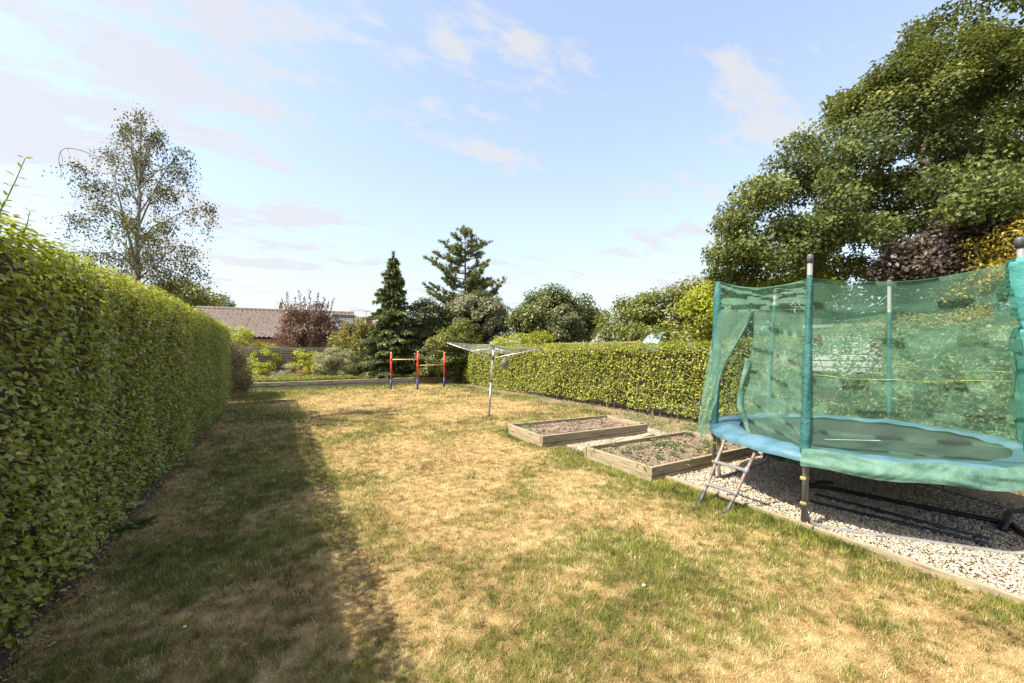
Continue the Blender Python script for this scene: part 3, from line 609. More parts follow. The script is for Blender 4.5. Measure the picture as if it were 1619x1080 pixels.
m_green = LEAF('mid_green_leaf', [(0, (.045, .06, .012)), (.5, (.13, .15, .026)), (1, (.27, .27, .06))], (.36, .38, .04), .28, .4, .45, .7, .45)
m_dark = LEAF('dark_green_leaf', [(0, (.03, .042, .012)), (.5, (.085, .105, .028)), (1, (.18, .195, .05))], (.26, .3, .05), .25, .38, .5, .7, .4)
m_lime = LEAF('lime_leaf', [(0, (.15, .18, .015)), (.5, (.36, .39, .03)), (1, (.58, .56, .07))], (.5, .52, .04), .38, .45, .35, 1.5, .35)
m_copper = LEAF('copper_leaf', [(0, (.045, .028, .022)), (.5, (.13, .078, .052)), (1, (.28, .17, .09))], (.28, .10, .05), .3, .42, .45, 1.2, .4)
m_vari = LEAF('variegated_leaf', [(0, (.05, .06, .025)), (.5, (.15, .155, .07)), (1, (.34, .32, .17))], (.3, .3, .1), .25, .45, .4, .9, .4)
m_grey = LEAF('grey_green_leaf', [(0, (.18, .185, .08)), (.5, (.40, .40, .20)), (.85, (.60, .57, .34)), (1, (.68, .58, .52))], (.3, .34, .12), .28, .6, .2, 2.5, .3)
m_silver = LEAF('silver_leaf', [(0, (.15, .16, .12)), (.5, (.32, .33, .27)), (1, (.5, .5, .44))], (.3, .3, .2), .2, .6, .2)
m_rust = LEAF('rust_leaf', [(0, (.10, .05, .025)), (.5, (.25, .13, .06)), (1, (.38, .26, .10))], (.35, .18, .05), .25, .5, .3)
m_olive = LEAF('olive_leaf', [(0, (.04, .045, .02)), (.5, (.10, .10, .045)), (1, (.22, .2, .1))], (.2, .2, .06), .25, .5, .3)
m_drytwig = LEAF('dry_twig_leaf', [(0, (.09, .07, .035)), (.5, (.24, .19, .105)), (.8, (.36, .29, .17)), (1, (.22, .24, .06))], (.2, .15, .08), .15, .8, .15)
# trees beyond the garden
tree('broadleaf_tree', 'rounded green tree behind the left hedge and the tiled roof', 'tree', gb(300, 34), [pb(300, 475, 34, 48, 28), pb(270, 485, 34, 40, 30), pb(330, 485, 34, 30, 20)], 90, 12000, .24, .8, m_green, m_bark, shell=.4)
tree('small_tree', 'dark small tree peeping over the left end of the tiled roof', 'tree', gb(352, 40), [pb(352, 485, 40, 14, 14), pb(365, 492, 40, 10, 8)], 24, 1500, .2, .5, m_dark, m_bark)
tree('bushy_tree', 'dark green bushy tree left of centre behind the wooden fence rail', 'tree', gb(880, 20), [pb(880, 500, 20, 66, 45), pb(840, 510, 20, 38, 32), pb(920, 515, 20, 34, 30), pb(870, 475, 20, 30, 20)], 150, 26000, .13, .5, m_dark, m_bark, shell=.35, tint0=.15)
tree('bushy_tree', 'smaller grey green bush in front of the dark tree by the fence rail', 'shrub', gb(892, 18.5), [pb(893, 512, 18.5, 26, 28)], 44, 6000, .10, .3, m_vari, m_bark)
tree('spreading_tree', 'olive green spreading tree left of the trampoline beyond the right hedge', 'tree', gb(1030, 16), [pb(1000, 505, 16, 52, 38), pb(1060, 495, 15.6, 60, 42), pb(1110, 480, 15, 50, 45), pb(980, 520, 16, 34, 25), pb(1160, 470, 14.5, 60, 40), pb(1060, 535, 15, 90, 20), pb(1190, 525, 14, 80, 30)], 220, 36000, .11, .42, m_green, m_bark, shell=.4, tint0=.14)
tree('spreading_tree', 'yellow green shrub line below the huge tree behind the trampoline', 'shrub', gb(1190, 13), [pb(1170, 470, 13, 60, 35), pb(1250, 470, 13, 60, 35), pb(1120, 500, 13, 40, 40)], 130, 20000, .095, .38, m_lime, m_bark, shell=.4, tint0=-.12)
tree('background_tree', 'dark evergreen mass seen through the top of the trampoline net', 'tree', gb(1360, 14.5), [pb(1340, 480, 14.5, 90, 50), pb(1450, 470, 14.5, 90, 50), pb(1550, 480, 14.5, 80, 50), pb(1300, 535, 13.5, 80, 26), pb(1420, 540, 13.5, 80, 26)], 150, 22000, .14, .6, m_dark, m_bark, shell=.4)
# dead twig
db = thing('dead_branch', 'bare forked dead branch sticking up beside the trampoline net', 'branch', tuple(D(1150, 480, 12.5)))
mb = MB(); mb.tube([D(1150, 480, 12.5), D(1138, 448, 12.5), D(1124, 440, 12.5), D(1112, 441, 12.5), D(1104, 447, 12.5)], [.03, .022, .014, .009, .004], 5); mb.tube([D(1124, 440, 12.5), D(1116, 432, 12.5), D(1113, 428, 12.5)], [.012, .008, .004], 5); mb.tube([D(1143, 455, 12.5), D(1141, 435, 12.5), D(1128, 427, 12.5)], [.016, .010, .004], 5); mb.tube([D(1141, 437, 12.5), D(1145, 424, 12.5)], [.010, .004], 5)
mb.build('branch_wood', m_bark, db)

def conifer_spruce(label, px, Y, top_py, rpx, zb=.3):
    b = Vector(gb(px, Y, zb)); h = D(px, top_py, Y).z - zb; r = rpx/F*Y; t = thing('spruce_tree', label, 'tree', b)
    mb = MB(); mb.tube([b, b + Vector((.03, 0, h*.5)), b + Vector((0, 0, h))], [.11, .06, .008], 7)
    P = []; Tp = []; Nn = []; ti = []; z = .25
    while z < h - .05:
        f = z/h; L0 = r*(1-f)**.85*1.05 + .08; nb = 7 if f < .8 else 5; a0 = random.random()*6.28
        for q in range(nb):
            a = a0 + q*2*math.pi/nb + random.gauss(0, .2); L = L0*random.choice((.45, .7, .9, 1.0, 1.15, 1.35, 1.6 if f < .55 else .8)); d = Vector((math.cos(a), math.sin(a), 0)); sd = Vector((-d.y, d.x, 0)); pts = []
            for s in np.linspace(0, 1, 6): pts.append(b + Vector((0, 0, z)) + d*L*s + Vector((0, 0, L*(.22*s - .55*s*s + .24*s**3))))
            mb.tube(pts, list(np.linspace(.02, .004, 6)), 4, False)
            nl = int(L*190) + 14
            for _ in range(nl):
                s = random.random()**.7; p = pts[0].lerp(pts[-1], s); k = min(4, int(s*5)); p = pts[k].lerp(pts[k+1], s*5-k); sg = random.choice((-1, 1)); wdt = L*.34*(1-s*.75)*random.random()
                P.append(p + sd*sg*wdt - Vector((0, 0, wdt*.35 + random.random()*.16*(1-s*.5)))); Tp.append(d*.8 + sd*sg*.7 + Vector((0, 0, -.55 - random.random()*.7))); Nn.append(Vector((random.gauss(0, .5), random.gauss(0, .5), 1))); ti.append(.25 + .45*s*random.random() + random.gauss(0, .1) + (.25 if s > .85 else 0))
        z += .17 + .05*random.random()
    for _ in range(60): f = random.random(); P.append(b + Vector((random.gauss(0, .02), random.gauss(0, .02), h*(.93 + .08*f)))); Tp.append(Vector((random.gauss(0, .5), random.gauss(0, .5), 1))); Nn.append(Vector((random.gauss(0, 1), random.gauss(0, 1), .2))); ti.append(.4)
    mb.build('trunk', m_bark, t)
    P = np.array(P); n = len(P); V, Fc, kk = leaves(P, unit(np.array(Nn)), unit(np.array(Tp)), .17*(.7 + .6*rng.random(n)), .05, False, .5, .2)
    obj('crown', V, Fc, m_spruce, t, tint=np.repeat(np.clip(ti, 0, 1), kk)); return t
m_spruce = LEAF('spruce_needles', [(0, (.05, .068, .034)), (.45, (.15, .18, .085)), (.75, (.26, .28, .09)), (1, (.40, .40, .11))], (.12, .16, .05), .15, .55, .3, .9, .25)
conifer_spruce('dense drooping dark spruce right of the copper shrub', 622, 20.5, 402, 44)
def pine(label, px, Y, top_py, zb=.0):
    b = Vector(gb(px, Y, zb)); top = D(735, top_py + 6, Y); t = thing('pine_tree', label, 'tree', b); mb = MB(); mb.tube([b, b.lerp(top, .5) + Vector((.05, 0, 0)), top], [.16, .1, .015], 8)
    P = []; Tp = []
    def brush(p, q, n, r0=.0):
        ax = (q-p); 
        for _ in range(n):
            f = random.random()**.8; c = p.lerp(q, f); d = Vector((random.gauss(0, 1), random.gauss(0, 1), random.gauss(0, 1))); d -= ax.normalized()*d.dot(ax.normalized()); d.normalize(); P.append(c); Tp.append(d*.8 + ax.normalized()*.75 + Vector((0, 0, .25)))
    ends = [(671, 405), (683, 398), (698, 382), (693, 420), (683, 412), (668, 448), (680, 447), (676, 460), (765, 385), (772, 383), (757, 400), (772, 412), (762, 430), (802, 440), (792, 452), (785, 462), (720, 372), (747, 372), (730, 362), (741, 362), (751, 380), (710, 395), (700, 440), (690, 465), (765, 450), (755, 420), (710, 420), (740, 400), (720, 450), (750, 450), (705, 480), (690, 490), (760, 480), (680, 480), (725, 390), (745, 430), (715, 465), (775, 445)]
    for _ in range(46):
        ey = random.uniform(385, 490); hw = np.interp(ey, [385, 420, 450, 490], [22, 42, 50, 56]); ends.append((735 + random.uniform(-1, 1)*hw, ey))
    for (ex, ey) in ends:
        e = D(ex, ey, Y + random.uniform(-1.0, 1.0)*(1 if abs(ex-735) < 50 else .4)); hz = max(.25, math.hypot(e.x-b.x, e.y-b.y)); zst = e.z - hz*random.uniform(.25, .5); fz = (zst-b.z)/(top.z-b.z); s = b.lerp(top, min(max(fz, .1), .97))
        pts = spline([s, s.lerp(e, .5) - Vector((0, 0, hz*.12)), e], 6); mb.tube(pts, list(np.linspace(.035, .008, len(pts))), 5, False); L = (e-s).length
        brush(pts[-6], e, 80)
        for f in np.linspace(.35, .95, 4 + int(L*4.5)):
            p = pts[int(f*(len(pts)-1))]; sd = Vector((random.gauss(0, 1), random.gauss(0, 1), random.gauss(0, .35))); sd = (sd.normalized() + (e-s).normalized()*.8 + Vector((0, 0, .35))).normalized(); q = p + sd*random.uniform(.18, .42)*(1.2-f*.4)
            mb.tube([p, q], [.01, .005], 4, False); brush(p.lerp(q, .1), q, 40)
    brush(top - Vector((0, 0, .5)), top + Vector((0, 0, .15)), 130)
    for q in range(5): a = q*1.26; brush(top - Vector((0, 0, .35)), top + Vector((math.cos(a)*.25, math.sin(a)*.25, .02)), 45)
    mb.build('trunk', m_bark, t, smooth=True); P = np.array(P); n = len(P); V, Fc, kk = leaves(P, rdir(n), unit(np.array(Tp)), .16*(.7+.6*rng.random(n)), .03, False, .2, .1)
    obj('crown', V, Fc, m_pine, t, tint=np.repeat(rng.random(n), kk)); return t
m_pine = LEAF('pine_needles', [(0, (.06, .075, .022)), (.5, (.18, .20, .055)), (1, (.32, .33, .09))], (.14, .18, .05), .15, .5, .35, .9, .3)
pine('open branched pine standing tallest in the middle of the skyline', 735, 23.5, 360)
tree('variegated_shrub', 'big domed greyish variegated shrub in front of the pine', 'shrub', gb(752, 21.5), [pb(757, 500, 21.5, 46, 38), pb(745, 480, 21.5, 32, 20), pb(775, 515, 21.5, 32, 32)], 170, 26000, .11, .32, m_vari, m_bark, shell=.6, outk=1.)
tree('conifer_shrub', 'dark feathery conifer shrub between the spruce and the domed shrub', 'shrub', gb(682, 22), [pb(680, 505, 22, 34, 32), pb(665, 535, 21.5, 30, 30), pb(700, 530, 22, 26, 30)], 120, 20000, .16, .38, m_dark, m_bark, asp=.35, tint0=.1, shell=.4)
tree('conifer_shrub', 'loose bright green shrub at the far end of the right hedge', 'shrub', gb(725, 20), [pb(735, 530, 20, 22, 26), pb(708, 545, 20, 22, 22), pb(695, 555, 19.6, 18, 22)], 90, 12000, .09, .3, m_green, m_bark, shell=.4, tint0=.12)
tree('climbing_shrub', 'dark leafy shrub behind the red and blue bars at the hedge end', 'shrub', gb(690, 19.8, .3), [pb(690, 575, 19.8, 34, 28), pb(660, 585, 20.2, 30, 20), pb(712, 570, 19.4, 16, 34)], 90, 12000, .10, .28, m_dark, m_bark, shell=.4, tint0=.1)
tree('lime_shrub', 'yellow green leafy growth above the right hedge behind the clothes airer', 'shrub', gb(825, 17.5), [pb(815, 540, 17.5, 30, 11), pb(850, 537, 17.5, 26, 12), pb(790, 545, 17.5, 24, 8)], 45, 3500, .07, .25, m_lime, m_bark)
# planting in the bed, left to right
tree('dry_shrub', 'brown twiggy half dead shrub at the end of the left hedge', 'shrub', (-1.55, 16.9, 0), [(-1.5, 16.2, 1.1, .5, 1.0, 1.1), (-1.3, 17.5, 1.0, .55, 1.0, 1.0), (-1.6, 15.9, 1.6, .45, .6, .6), (-1.25, 16.8, .5, .5, 1.2, .5)], 220, 22000, .075, .26, m_drytwig, m_stem, .007, .3, asp=.35)
tree('lime_shrub', 'yellow green shrub spilling over the fence behind the brown shrub', 'shrub', gb(400, 22, .3), [pb(395, 540, 22, 30, 14), pb(372, 528, 21, 22, 12), pb(418, 548, 22.5, 16, 12)], 50, 4500, .075, .25, m_lime, m_stem)
def shrub(label, px, Y, py, rx, ry, n, leaf, m, name='shrub', asp=.55, shell=.7, cl=.16, z=.3, **kw):
    return tree(name, label, 'shrub', gb(px, Y, z), [pb(px, py, Y, rx, ry)], max(14, n//70), n, leaf, cl, m, m_stem, .006, shell, asp=asp, **kw)
shrub('bright yellow green mounded shrub beside the end of the left hedge', 402, 19.8, 590, 24, 18, 5200, .05, m_lime, tint0=-.05, cl=.13)
shrub('lime leaved upright shrub just behind the yellow green mound', 418, 20.6, 572, 21, 20, 3000, .075, m_lime)
shrub('low silvery plant by the sleeper wall on the left', 441, 19.9, 596, 13, 9, 1500, .045, m_silver, asp=.3, name='silver_plant')
shrub('dull olive shrub in front of the slatted fence', 455, 21, 583, 14, 14, 1500, .05, m_olive)
shrub('low rusty red shrub overhanging the sleeper wall', 474, 19.6, 595, 17, 9, 2300, .04, m_rust)
shrub('open yellow leaved shrub against the slatted fence', 482, 21.2, 572, 24, 17, 2600, .09, m_lime, cl=.22, shell=.4)
shrub('small dense golden conifer beside the big grey bush', 498, 19.9, 588, 17, 14, 4400, .045, m_gold if 'm_gold' in globals() else LEAF('golden_leaf', [(0, (.16, .15, .01)), (.5, (.36, .33, .02)), (1, (.55, .5, .05))], (.6, .55, .04), .35, .5, .3), asp=.35, name='golden_conifer', cl=.1)
tree('flowering_bush', 'large grey green bush of fine flowering stems in the bed', 'shrub', gb(533, 20.3, .3), [pb(533, 578, 20.3, 32, 25), pb(515, 577, 20.1, 20, 18), pb(553, 584, 20.3, 16, 18), pb(530, 566, 20.3, 20, 12)], 210, 19000, .13, .17, m_grey, m_stem, .005, .85, asp=.17, up=.1, outk=.3, tipout=1.6)
tree('leafy_shrub', 'olive and yellow leaved tall shrub between the copper shrub and spruce', 'shrub', gb(562, 22, .3), [pb(560, 540, 22, 32, 28), pb(575, 525, 22, 18, 20), pb(545, 545, 21.8, 20, 16)], 90, 11000, .11, .3, LEAF('olive_yellow_leaf', [(0, (.06, .07, .015)), (.5, (.17, .17, .03)), (.8, (.32, .27, .05)), (1, (.36, .22, .07))], (.42, .38, .05), .33, .42, .4), m_bark)
shrub('yellow green rounded bush behind the leftmost red and blue post', 619, 20.4, 580, 21, 17, 3400, .07, m_lime, tint0=-.05)
shrub('second lime shrub near the fence left of the big grey bush', 470, 21.8, 580, 16, 18, 1800, .085, m_lime, cl=.2)
shrub('greyish green clump between the silvery plant and the golden conifer', 458, 20.6, 588, 15, 12, 1600, .06, m_grey, asp=.3)
shrub('dark low shrubs under the spruce', 580, 21.5, 578, 26, 18, 2600, .07, m_dark, tint0=.1)
tree('copper_shrub', 'tall dark copper leaved shrub in front of the tiled roof', 'shrub', gb(488, 26), [pb(490, 520, 26, 40, 30), pb(462, 528, 26, 24, 26), pb(520, 525, 26, 26, 28), pb(485, 495, 26, 34, 18)], 230, 14000, .11, .34, m_copper, m_bark, asp=.6, shell=.6)
# upright leafy shoots of the copper shrub
cs = bpy.data.objects['copper_shrub']; mb = MB(); P = []; Tp = []
for (x0, y0, x1, y1) in ((458, 500, 453, 462), (470, 498, 466, 470), (476, 498, 473, 460), (488, 496, 490, 459), (497, 497, 503, 464), (505, 500, 513, 471), (515, 505, 528, 472), (482, 497, 481, 470), (462, 502, 446, 474), (510, 500, 520, 478)):
    a, b = D(x0, y0 + 6, 26 + random.uniform(-.6, .6)), D(x1, y1, 26 + random.uniform(-.6, .6)); mb.tube([a, a.lerp(b, .5) + Vector((.03, 0, 0)), b], [.02, .014, .006], 5)
    for f in np.linspace(0, 1, 60): P.append(a.lerp(b, f) + Vector((random.gauss(0, .07), random.gauss(0, .07), 0))*(1.25 - f)); Tp.append(Vector((random.gauss(0, 1), random.gauss(0, 1), .8)))
V, Fc, kk = leaves(np.array(P), unit(rdir(len(P)) + np.array([0, 0, .4])), unit(np.array(Tp)), .12*(.7 + .6*rng.random(len(P))), .075, False); sh_ = obj('shoot_leaves', V, Fc, m_copper, cs, tint=np.repeat(rng.random(len(P)), kk)); sh_['kind'] = 'stuff'
st_ = mb.build('shoots', m_bark, cs); st_['kind'] = 'stuff'
# small pruned bare tree
bt2 = thing('bare_tree', 'small pruned bare pale tree standing in the bed', 'tree', gb(576, 20, .3)); mb = MB()
q = lambda x, y, dy=0: D(x, y, 20+dy)
mb.tube([Vector(bt2.location), q(576, 572), q(576, 562)], [.04, .035, .03], 6)
for seg in ([(576, 566), (570, 556), (567, 545)], [(576, 566), (584, 558), (588, 553)], [(576, 564), (577, 550), (580, 535)], [(570, 557), (563, 562)], [(577, 552), (571, 540), (569, 532)], [(584, 558), (586, 548), (583, 540)], [(570, 556), (565, 549)], [(578, 545), (585, 538)]):
    mb.tube([q(*s_, random.uniform(-.2, .2) if i_ else 0) for i_, s_ in enumerate(seg)], list(np.linspace(.022, .008, len(seg))), 5)
mb.build('trunk', m_wgrey, bt2, smooth=True)
# pale climbing twigs on the fence
cl_ = thing('bare_climber', 'pale leafless climber stems on the slatted fence', 'plant', gb(428, 23.6, .3)); mb = MB()
for (a, b, c) in (((425, 600), (420, 575), (412, 548)), ((428, 600), (430, 570), (428, 546)), ((430, 598), (424, 572), (434, 545)), ((427, 580), (418, 565), (408, 560)), ((429, 575), (437, 560), (440, 548)), ((426, 560), (420, 548), (424, 540))):
    mb.tube(spline([D(*a, 23.4), D(*b, 23.5), D(*c, 23.6)], 4), .014, 5)
mb.build('stems', m_wgrey, cl_)
# ground cover in the bed
n = 22000; x = -1.5 + rng.random(n)*9.5; y = WU + .18 + rng.random(n)**1.3*3.0; k = vnoise(x, y, 1.2, 3) > .36; x, y = x[k], y[k]; n = len(x)
P = np.stack([x, y, .33 + .22*rng.random(n)*vnoise(x, y, 3, 2)], 1); V, Fc, kk = leaves(P, unit(rdir(n)*.6 + np.array([0, 0, 1.])), unit(rdir(n) + np.array([0, 0, .6])), .09*(.5+rng.random(n)), .04, False); obj('ground_cover', V, Fc, m_green, kind='stuff', tint=np.repeat(.3 + .7*rng.random(n), kk))

# ------------------------------------------------------------------ houses and sheds beyond
m_tile = M('concrete_tiles', (.13, .095, .07), (.46, .375, .30), 5, .7, .4, 20, c3=(.30, .235, .18), coord='Object')
m_brick = M('brickwork', (.24, .12, .08), (.40, .22, .15), 9, .9, .5, 30)
m_white = M('white_cladding', (.68, .69, .70), (.80, .80, .80), 2, .6)
m_metal = M('grey_metal', (.40, .40, .41), (.58, .58, .59), 6, .42, .0, metal=.7, spec=.5)
m_dkgl = M('window_glass', (.03, .04, .05), (.06, .07, .08), 3, .08, spec=.6)
YH = 31.
A_ = D(311, 487, YH); B_ = D(560, 500, YH + 4.5); rd = (B_-A_); rd.z = 0; rdn = rd.normalized(); Lr = rd.length; perp = Vector((rdn.y, -rdn.x, 0))
if perp.dot(Vector((0, 0, 0)) - A_) < 0: perp = -perp
zr = A_.z; slope = 3.6; drop = 2.35; hs = thing('bungalow', 'bungalow with brown tiled roof beyond the back fence', 'house', (A_.x, A_.y, 0))
rows, cols, sub = 15, int(Lr/.30), 4
V = []; Fc = []
nc = cols*sub + 1
for r in range(rows):
    for e in (0, 1):
        for c in range(nc):
            f = (r+e)/rows; wv = .05*math.sin(c/sub*2*math.pi) 
            p = A_ + rdn*(Lr*c/(nc-1)) + perp*(slope*f); V.append((p.x, p.y, zr - drop*f + wv + (.12 if e else .0)))
for r in range(rows):
    b = r*2*nc
    for c in range(nc-1): Fc.append((b+c, b+c+1, b+nc+c+1, b+nc+c))
    if r < rows-1:
        for c in range(nc-1): Fc.append((b+nc+c, b+nc+c+1, b+2*nc+c+1, b+2*nc+c))
o = obj('roof_tiles', V, Fc, m_tile, hs); o['kind'] = 'stuff'
rl = [A_ + rdn*Lr*f + Vector((0, 0, .05)) for f in np.linspace(0, 1, 30)]; MB().tube(rl, .11, 8).build('ridge_tiles', M('ridge', (.17, .13, .10), (.3, .24, .2), 5, .85), hs)
p0 = A_ + perp*slope; p1 = B_ + perp*slope; bk = -perp*slope; ez = zr - drop
V = [A_, B_, Vector((B_.x+bk.x, B_.y+bk.y, ez)), Vector((A_.x+bk.x, A_.y+bk.y, ez))]; V = [Vector((p.x, p.y, zr - .02)) if i < 2 else p for i, p in enumerate(V)]; obj('rear_roof', V, [(0, 1, 2, 3)], m_tile, hs)
ins_ = lambda a, f: a - perp*.3*f
V = []; 
for a in (A_ + rdn*.15, B_ - rdn*.15):
    for z in (0, ez - .05): V += [Vector((a.x, a.y, z)) + perp*(slope-.35), Vector((a.x, a.y, z)) - perp*(slope-.35)]
    V.append(Vector((a.x, a.y, zr - .2)))
obj('wall', V, [(0, 2, 4, 3, 1), (5, 6, 8, 9, 7), (0, 5, 7, 2), (1, 3, 8, 6)], m_brick, hs)
MB().tube([A_ + Vector((0, 0, -.05)) - rdn*.04, Vector((p0.x, p0.y, ez)) - rdn*.04], .07, 4).build('bargeboard', m_white, hs)
def chimney(px, py0, Y, wpx, hz, parent):
    c = D(px, py0, Y); ww = wpx/F*Y; mb = MB().box((c.x, c.y, c.z - hz/2), (ww, ww, hz)).box((c.x, c.y, c.z - .12), (ww*1.12, ww*1.12, .16)); ch_ = mb.build('chimney', m_brick, parent)
    MB().tube([(c.x, c.y, c.z), (c.x, c.y, c.z + .3)], [.13, .10], 8).build('chimney_pot', m_wend, ch_); return ch_
def aerial(label, px, py_top, Y, h, arm, group=None):
    p = D(px, py_top, Y); t = thing('tv_aerial', label, 'aerial', (p.x, p.y, p.z - h)); MB().tube([(p.x, p.y, p.z - h), tuple(p)], .025, 6).build('mast', m_metal, t)
    mb = MB(); d = C(1, .2) .normalized(); a = Vector(p) - d*arm*.2; b_ = Vector(p) + d*arm; mb.tube([a, b_], .018, 5); sd = Vector((-d.y, d.x, .0))
    for f in np.linspace(.05, .95, 6): c = a.lerp(b_, f); mb.tube([c - sd*.28, c + sd*.28], .012, 4); mb.tube([c - Vector((0, 0, .1)), c + Vector((0, 0, .1))], .012, 4)
    mb.build('aerial_elements', m_metal, t); return t
ch1 = chimney(444, 483, YH + 6, 5, 2.0, hs)
aerial('thin mast with one long arm on the ridge of the tiled roof', 438, 477, YH + 5, 1.6, .9)
# white clad house
YW = 33.; wh = thing('white_house', 'white clad flat roofed house end beyond the copper shrub', 'house', gb(548, YW))
A2 = D(528, 500, YW); B2 = D(558, 499, YW + 1); ax = (B2-A2); ax.z = 0; L2 = ax.length; axn = ax.normalized(); pr = Vector((-axn.y, axn.x, 0)); cz = A2.z; cc = (A2+B2)/2 + pr*2; ang = math.atan2(axn.y, axn.x)
MB().box((cc.x, cc.y, 1.6), (L2, 4, 3.2)).build('wall', m_brick, wh)
for i in range(int((cz - 3.2)/.16)): MB().box((cc.x, cc.y, 3.2 + .08 + i*.16), (L2 + .03, 4.03, .15), rz=ang).build('board', m_white, wh)
MB().box((cc.x, cc.y, cz + .06), (L2 + .35, 4.4, .2), rz=ang).build('roof', M('felt', (.10, .12, .10), (.2, .22, .19), 3, .9), wh)
wn = cc - pr*2.03 + axn*.2; fr = MB().box((wn.x, wn.y, cz - .75), (.75, .05, .7), rz=ang).build('window', m_white, wh); MB().box((wn.x - pr.x*.03, wn.y - pr.y*.03, cz - .75), (.62, .03, .56), rz=ang).build('pane', m_dkgl, fr)
YC = 38.; h3 = thing('far_house', 'distant house with sloping brown roof and brick chimney behind the spruce', 'house', gb(575, YC))
ra = D(556, 497, YC); rb = D(590, 520, YC); rc = D(606, 520, YC); 
def prism(a, b, c, dpt, mat, name, parent):
    dv = C(0, 1)*dpt; V = [a, b, c, a+dv, b+dv, c+dv]; return obj(name, V, [(0, 1, 2), (5, 4, 3), (0, 3, 4, 1), (1, 4, 5, 2), (2, 5, 3, 0)], mat, parent)
prism(D(560, 498, YC), D(525, 520, YC), D(600, 520, YC), 6, m_tile, 'roof', h3)
pw = D(562, 520, YC); MB().box((pw.x, pw.y + 3, pw.z/2 - .05), (4.1, 5, pw.z - .1), rz=-YAW).build('wall', m_brick, h3)
chimney(583, 507, YC - 1, 9, 2.2, h3)
aerial('tv aerial with many rods above the white clad house', 558, 491, YW + 2, 1.2, 1.0)
aerial('tall thin tv aerial mast beside the brick chimney near the spruce', 579, 492, YC - 2, 2.6, .35)
aerial('tv aerial just right of the big domed shrub', 800, 479, 40, 2.5, 1.6)
# wooden fence rail beyond the right hedge
wf = thing('wooden_fence', 'brown wooden fence showing just above the right hedge', 'fence', gb(930, 15.2))
m_wf = M('fence_timber', (.14, .10, .05), (.33, .25, .13), 2.6, .8, .4, 8, stretch=STR)
fa, fb2 = D(862, 543.5, 16.8), D(1012, 545.5, 12.4); fd = fb2-fa; fd.z = 0; fl = fd.length; fa_ = math.atan2(fd.y, fd.x)
nb = int(fl/.15)
fbm = boxmesh('fence_board', (.142, .02, 1.80), m_wf, .003)
for i in range(nb):
    p = fa + fd*((i+.5)/nb); o = link('fence_board', fbm, wf, loc=(p.x - wf.location.x, p.y - wf.location.y, .90)); o.rotation_euler = (0, 0, fa_)
for i in range(3): p0_ = fa + fd*(i/3); p1_ = fa + fd*((i+1)/3); c = (p0_+p1_)/2; MB().box((c.x, c.y, 1.885), (fl/3 - .02, .07, .06), rz=fa_).build('capping_rail', m_wf, wf)
for i in range(6): p = fa + fd*(i/5.); MB().box((p.x, p.y, .98), (.07, .07, 1.96), rz=fa_).build('fence_post', m_wf, wf)
sb = thing('brown_shed', 'small dark brown shed roof beyond the right hedge', 'shed', gb(870, 21)); c = D(872, 537, 21)
MB().box((c.x, c.y, .95), (1.5, 1.4, 1.9), rz=-YAW).build('wall', m_wf, sb); MB().box((c.x, c.y, 2.0), (1.9, 1.8, .14), rz=-YAW, rx=R_(8)).build('roof', M('shed_felt', (.07, .045, .035), (.14, .09, .07), 6, .9), sb)
# greenhouse
gh = thing('greenhouse', 'small greenhouse with pale sloping glazed roof behind the right hedge', 'greenhouse', gb(1030, 14)); YG = 14.
m_gg = M('greenhouse_glass', (.38, .52, .55), (.50, .62, .64), 3, .12, spec=.7)
m_gf = M('greenhouse_frame', (.10, .2, .2), (.16, .26, .26), 5, .5)
ga, gb_, gc, gd = D(1029, 526, YG), D(1050, 526, YG), D(1040, 544, YG-.7), D(1013, 544, YG-.7)
for i in range(2):
    a0, a1 = ga.lerp(gb_, i/2), ga.lerp(gb_, (i+1)/2); b0, b1 = gd.lerp(gc, i/2), gd.lerp(gc, (i+1)/2); dn = Vector((0, 0, -.01)); obj('roof_pane', [a0, a1, b1, b0, a0+dn, a1+dn, b1+dn, b0+dn], [(0, 1, 2, 3), (7, 6, 5, 4), (0, 4, 5, 1), (1, 5, 6, 2), (2, 6, 7, 3), (3, 7, 4, 0)], m_gg, gh)
mb = MB(); [mb.tube([ga.lerp(gb_, f), gd.lerp(gc, f)], .02, 4) for f in (0, .5, 1)]; mb.tube([ga, gb_], .02, 4); mb.tube([gd, gc], .02, 4); mb.build('frame', m_gf, gh)
V = [gd, gc, gb_, ga]; V = [Vector(p) - Vector((0, 0, .03)) for p in V]; W_ = V + [Vector((p.x, p.y, 0)) for p in V]; obj('wall', W_, [(0, 1, 5, 4), (1, 2, 6, 5), (2, 3, 7, 6), (3, 0, 4, 7)], m_gg, gh)
# pale slatted shed behind the trampoline hedge
wsd = thing('white_shed', 'white weatherboarded shed seen through the net behind the hedge', 'shed', tuple(C(6.2, 7.9)))
sa, sb_ = C(6.05, 8.3), C(6.85, 7.5); sd_ = sb_-sa; sl_ = sd_.length; sg_ = math.atan2(sd_.y, sd_.x); nv = Vector((-sd_.y, sd_.x, 0)).normalized(); nv = nv if nv.y > 0 or nv.x > 0 else -nv; sc_ = (sa+sb_)/2
m_shed = M('weathered_white_boards', (.34, .35, .34), (.52, .53, .52), 3, .8, .3, 12, stretch=STR); wbm = boxmesh('board', (sl_, .03, .11), m_shed, .004)
for i in range(16): o = link('board', wbm, wsd, loc=(sc_.x - wsd.location.x, sc_.y - wsd.location.y, .12 + i*.125)); o.rotation_euler = (R_(-8), 0, sg_)
cb = sc_ + nv*.75; MB().box((cb.x, cb.y, 1.0), (sl_ - .04, 1.4, 1.98), rz=sg_).build('body', m_shed, wsd); MB().box((cb.x, cb.y, 2.12), (sl_ + .1, 1.75, .06), rz=sg_).build('roof', M('felt2', (.2, .2, .2), (.3, .3, .3), 4, .9), wsd)

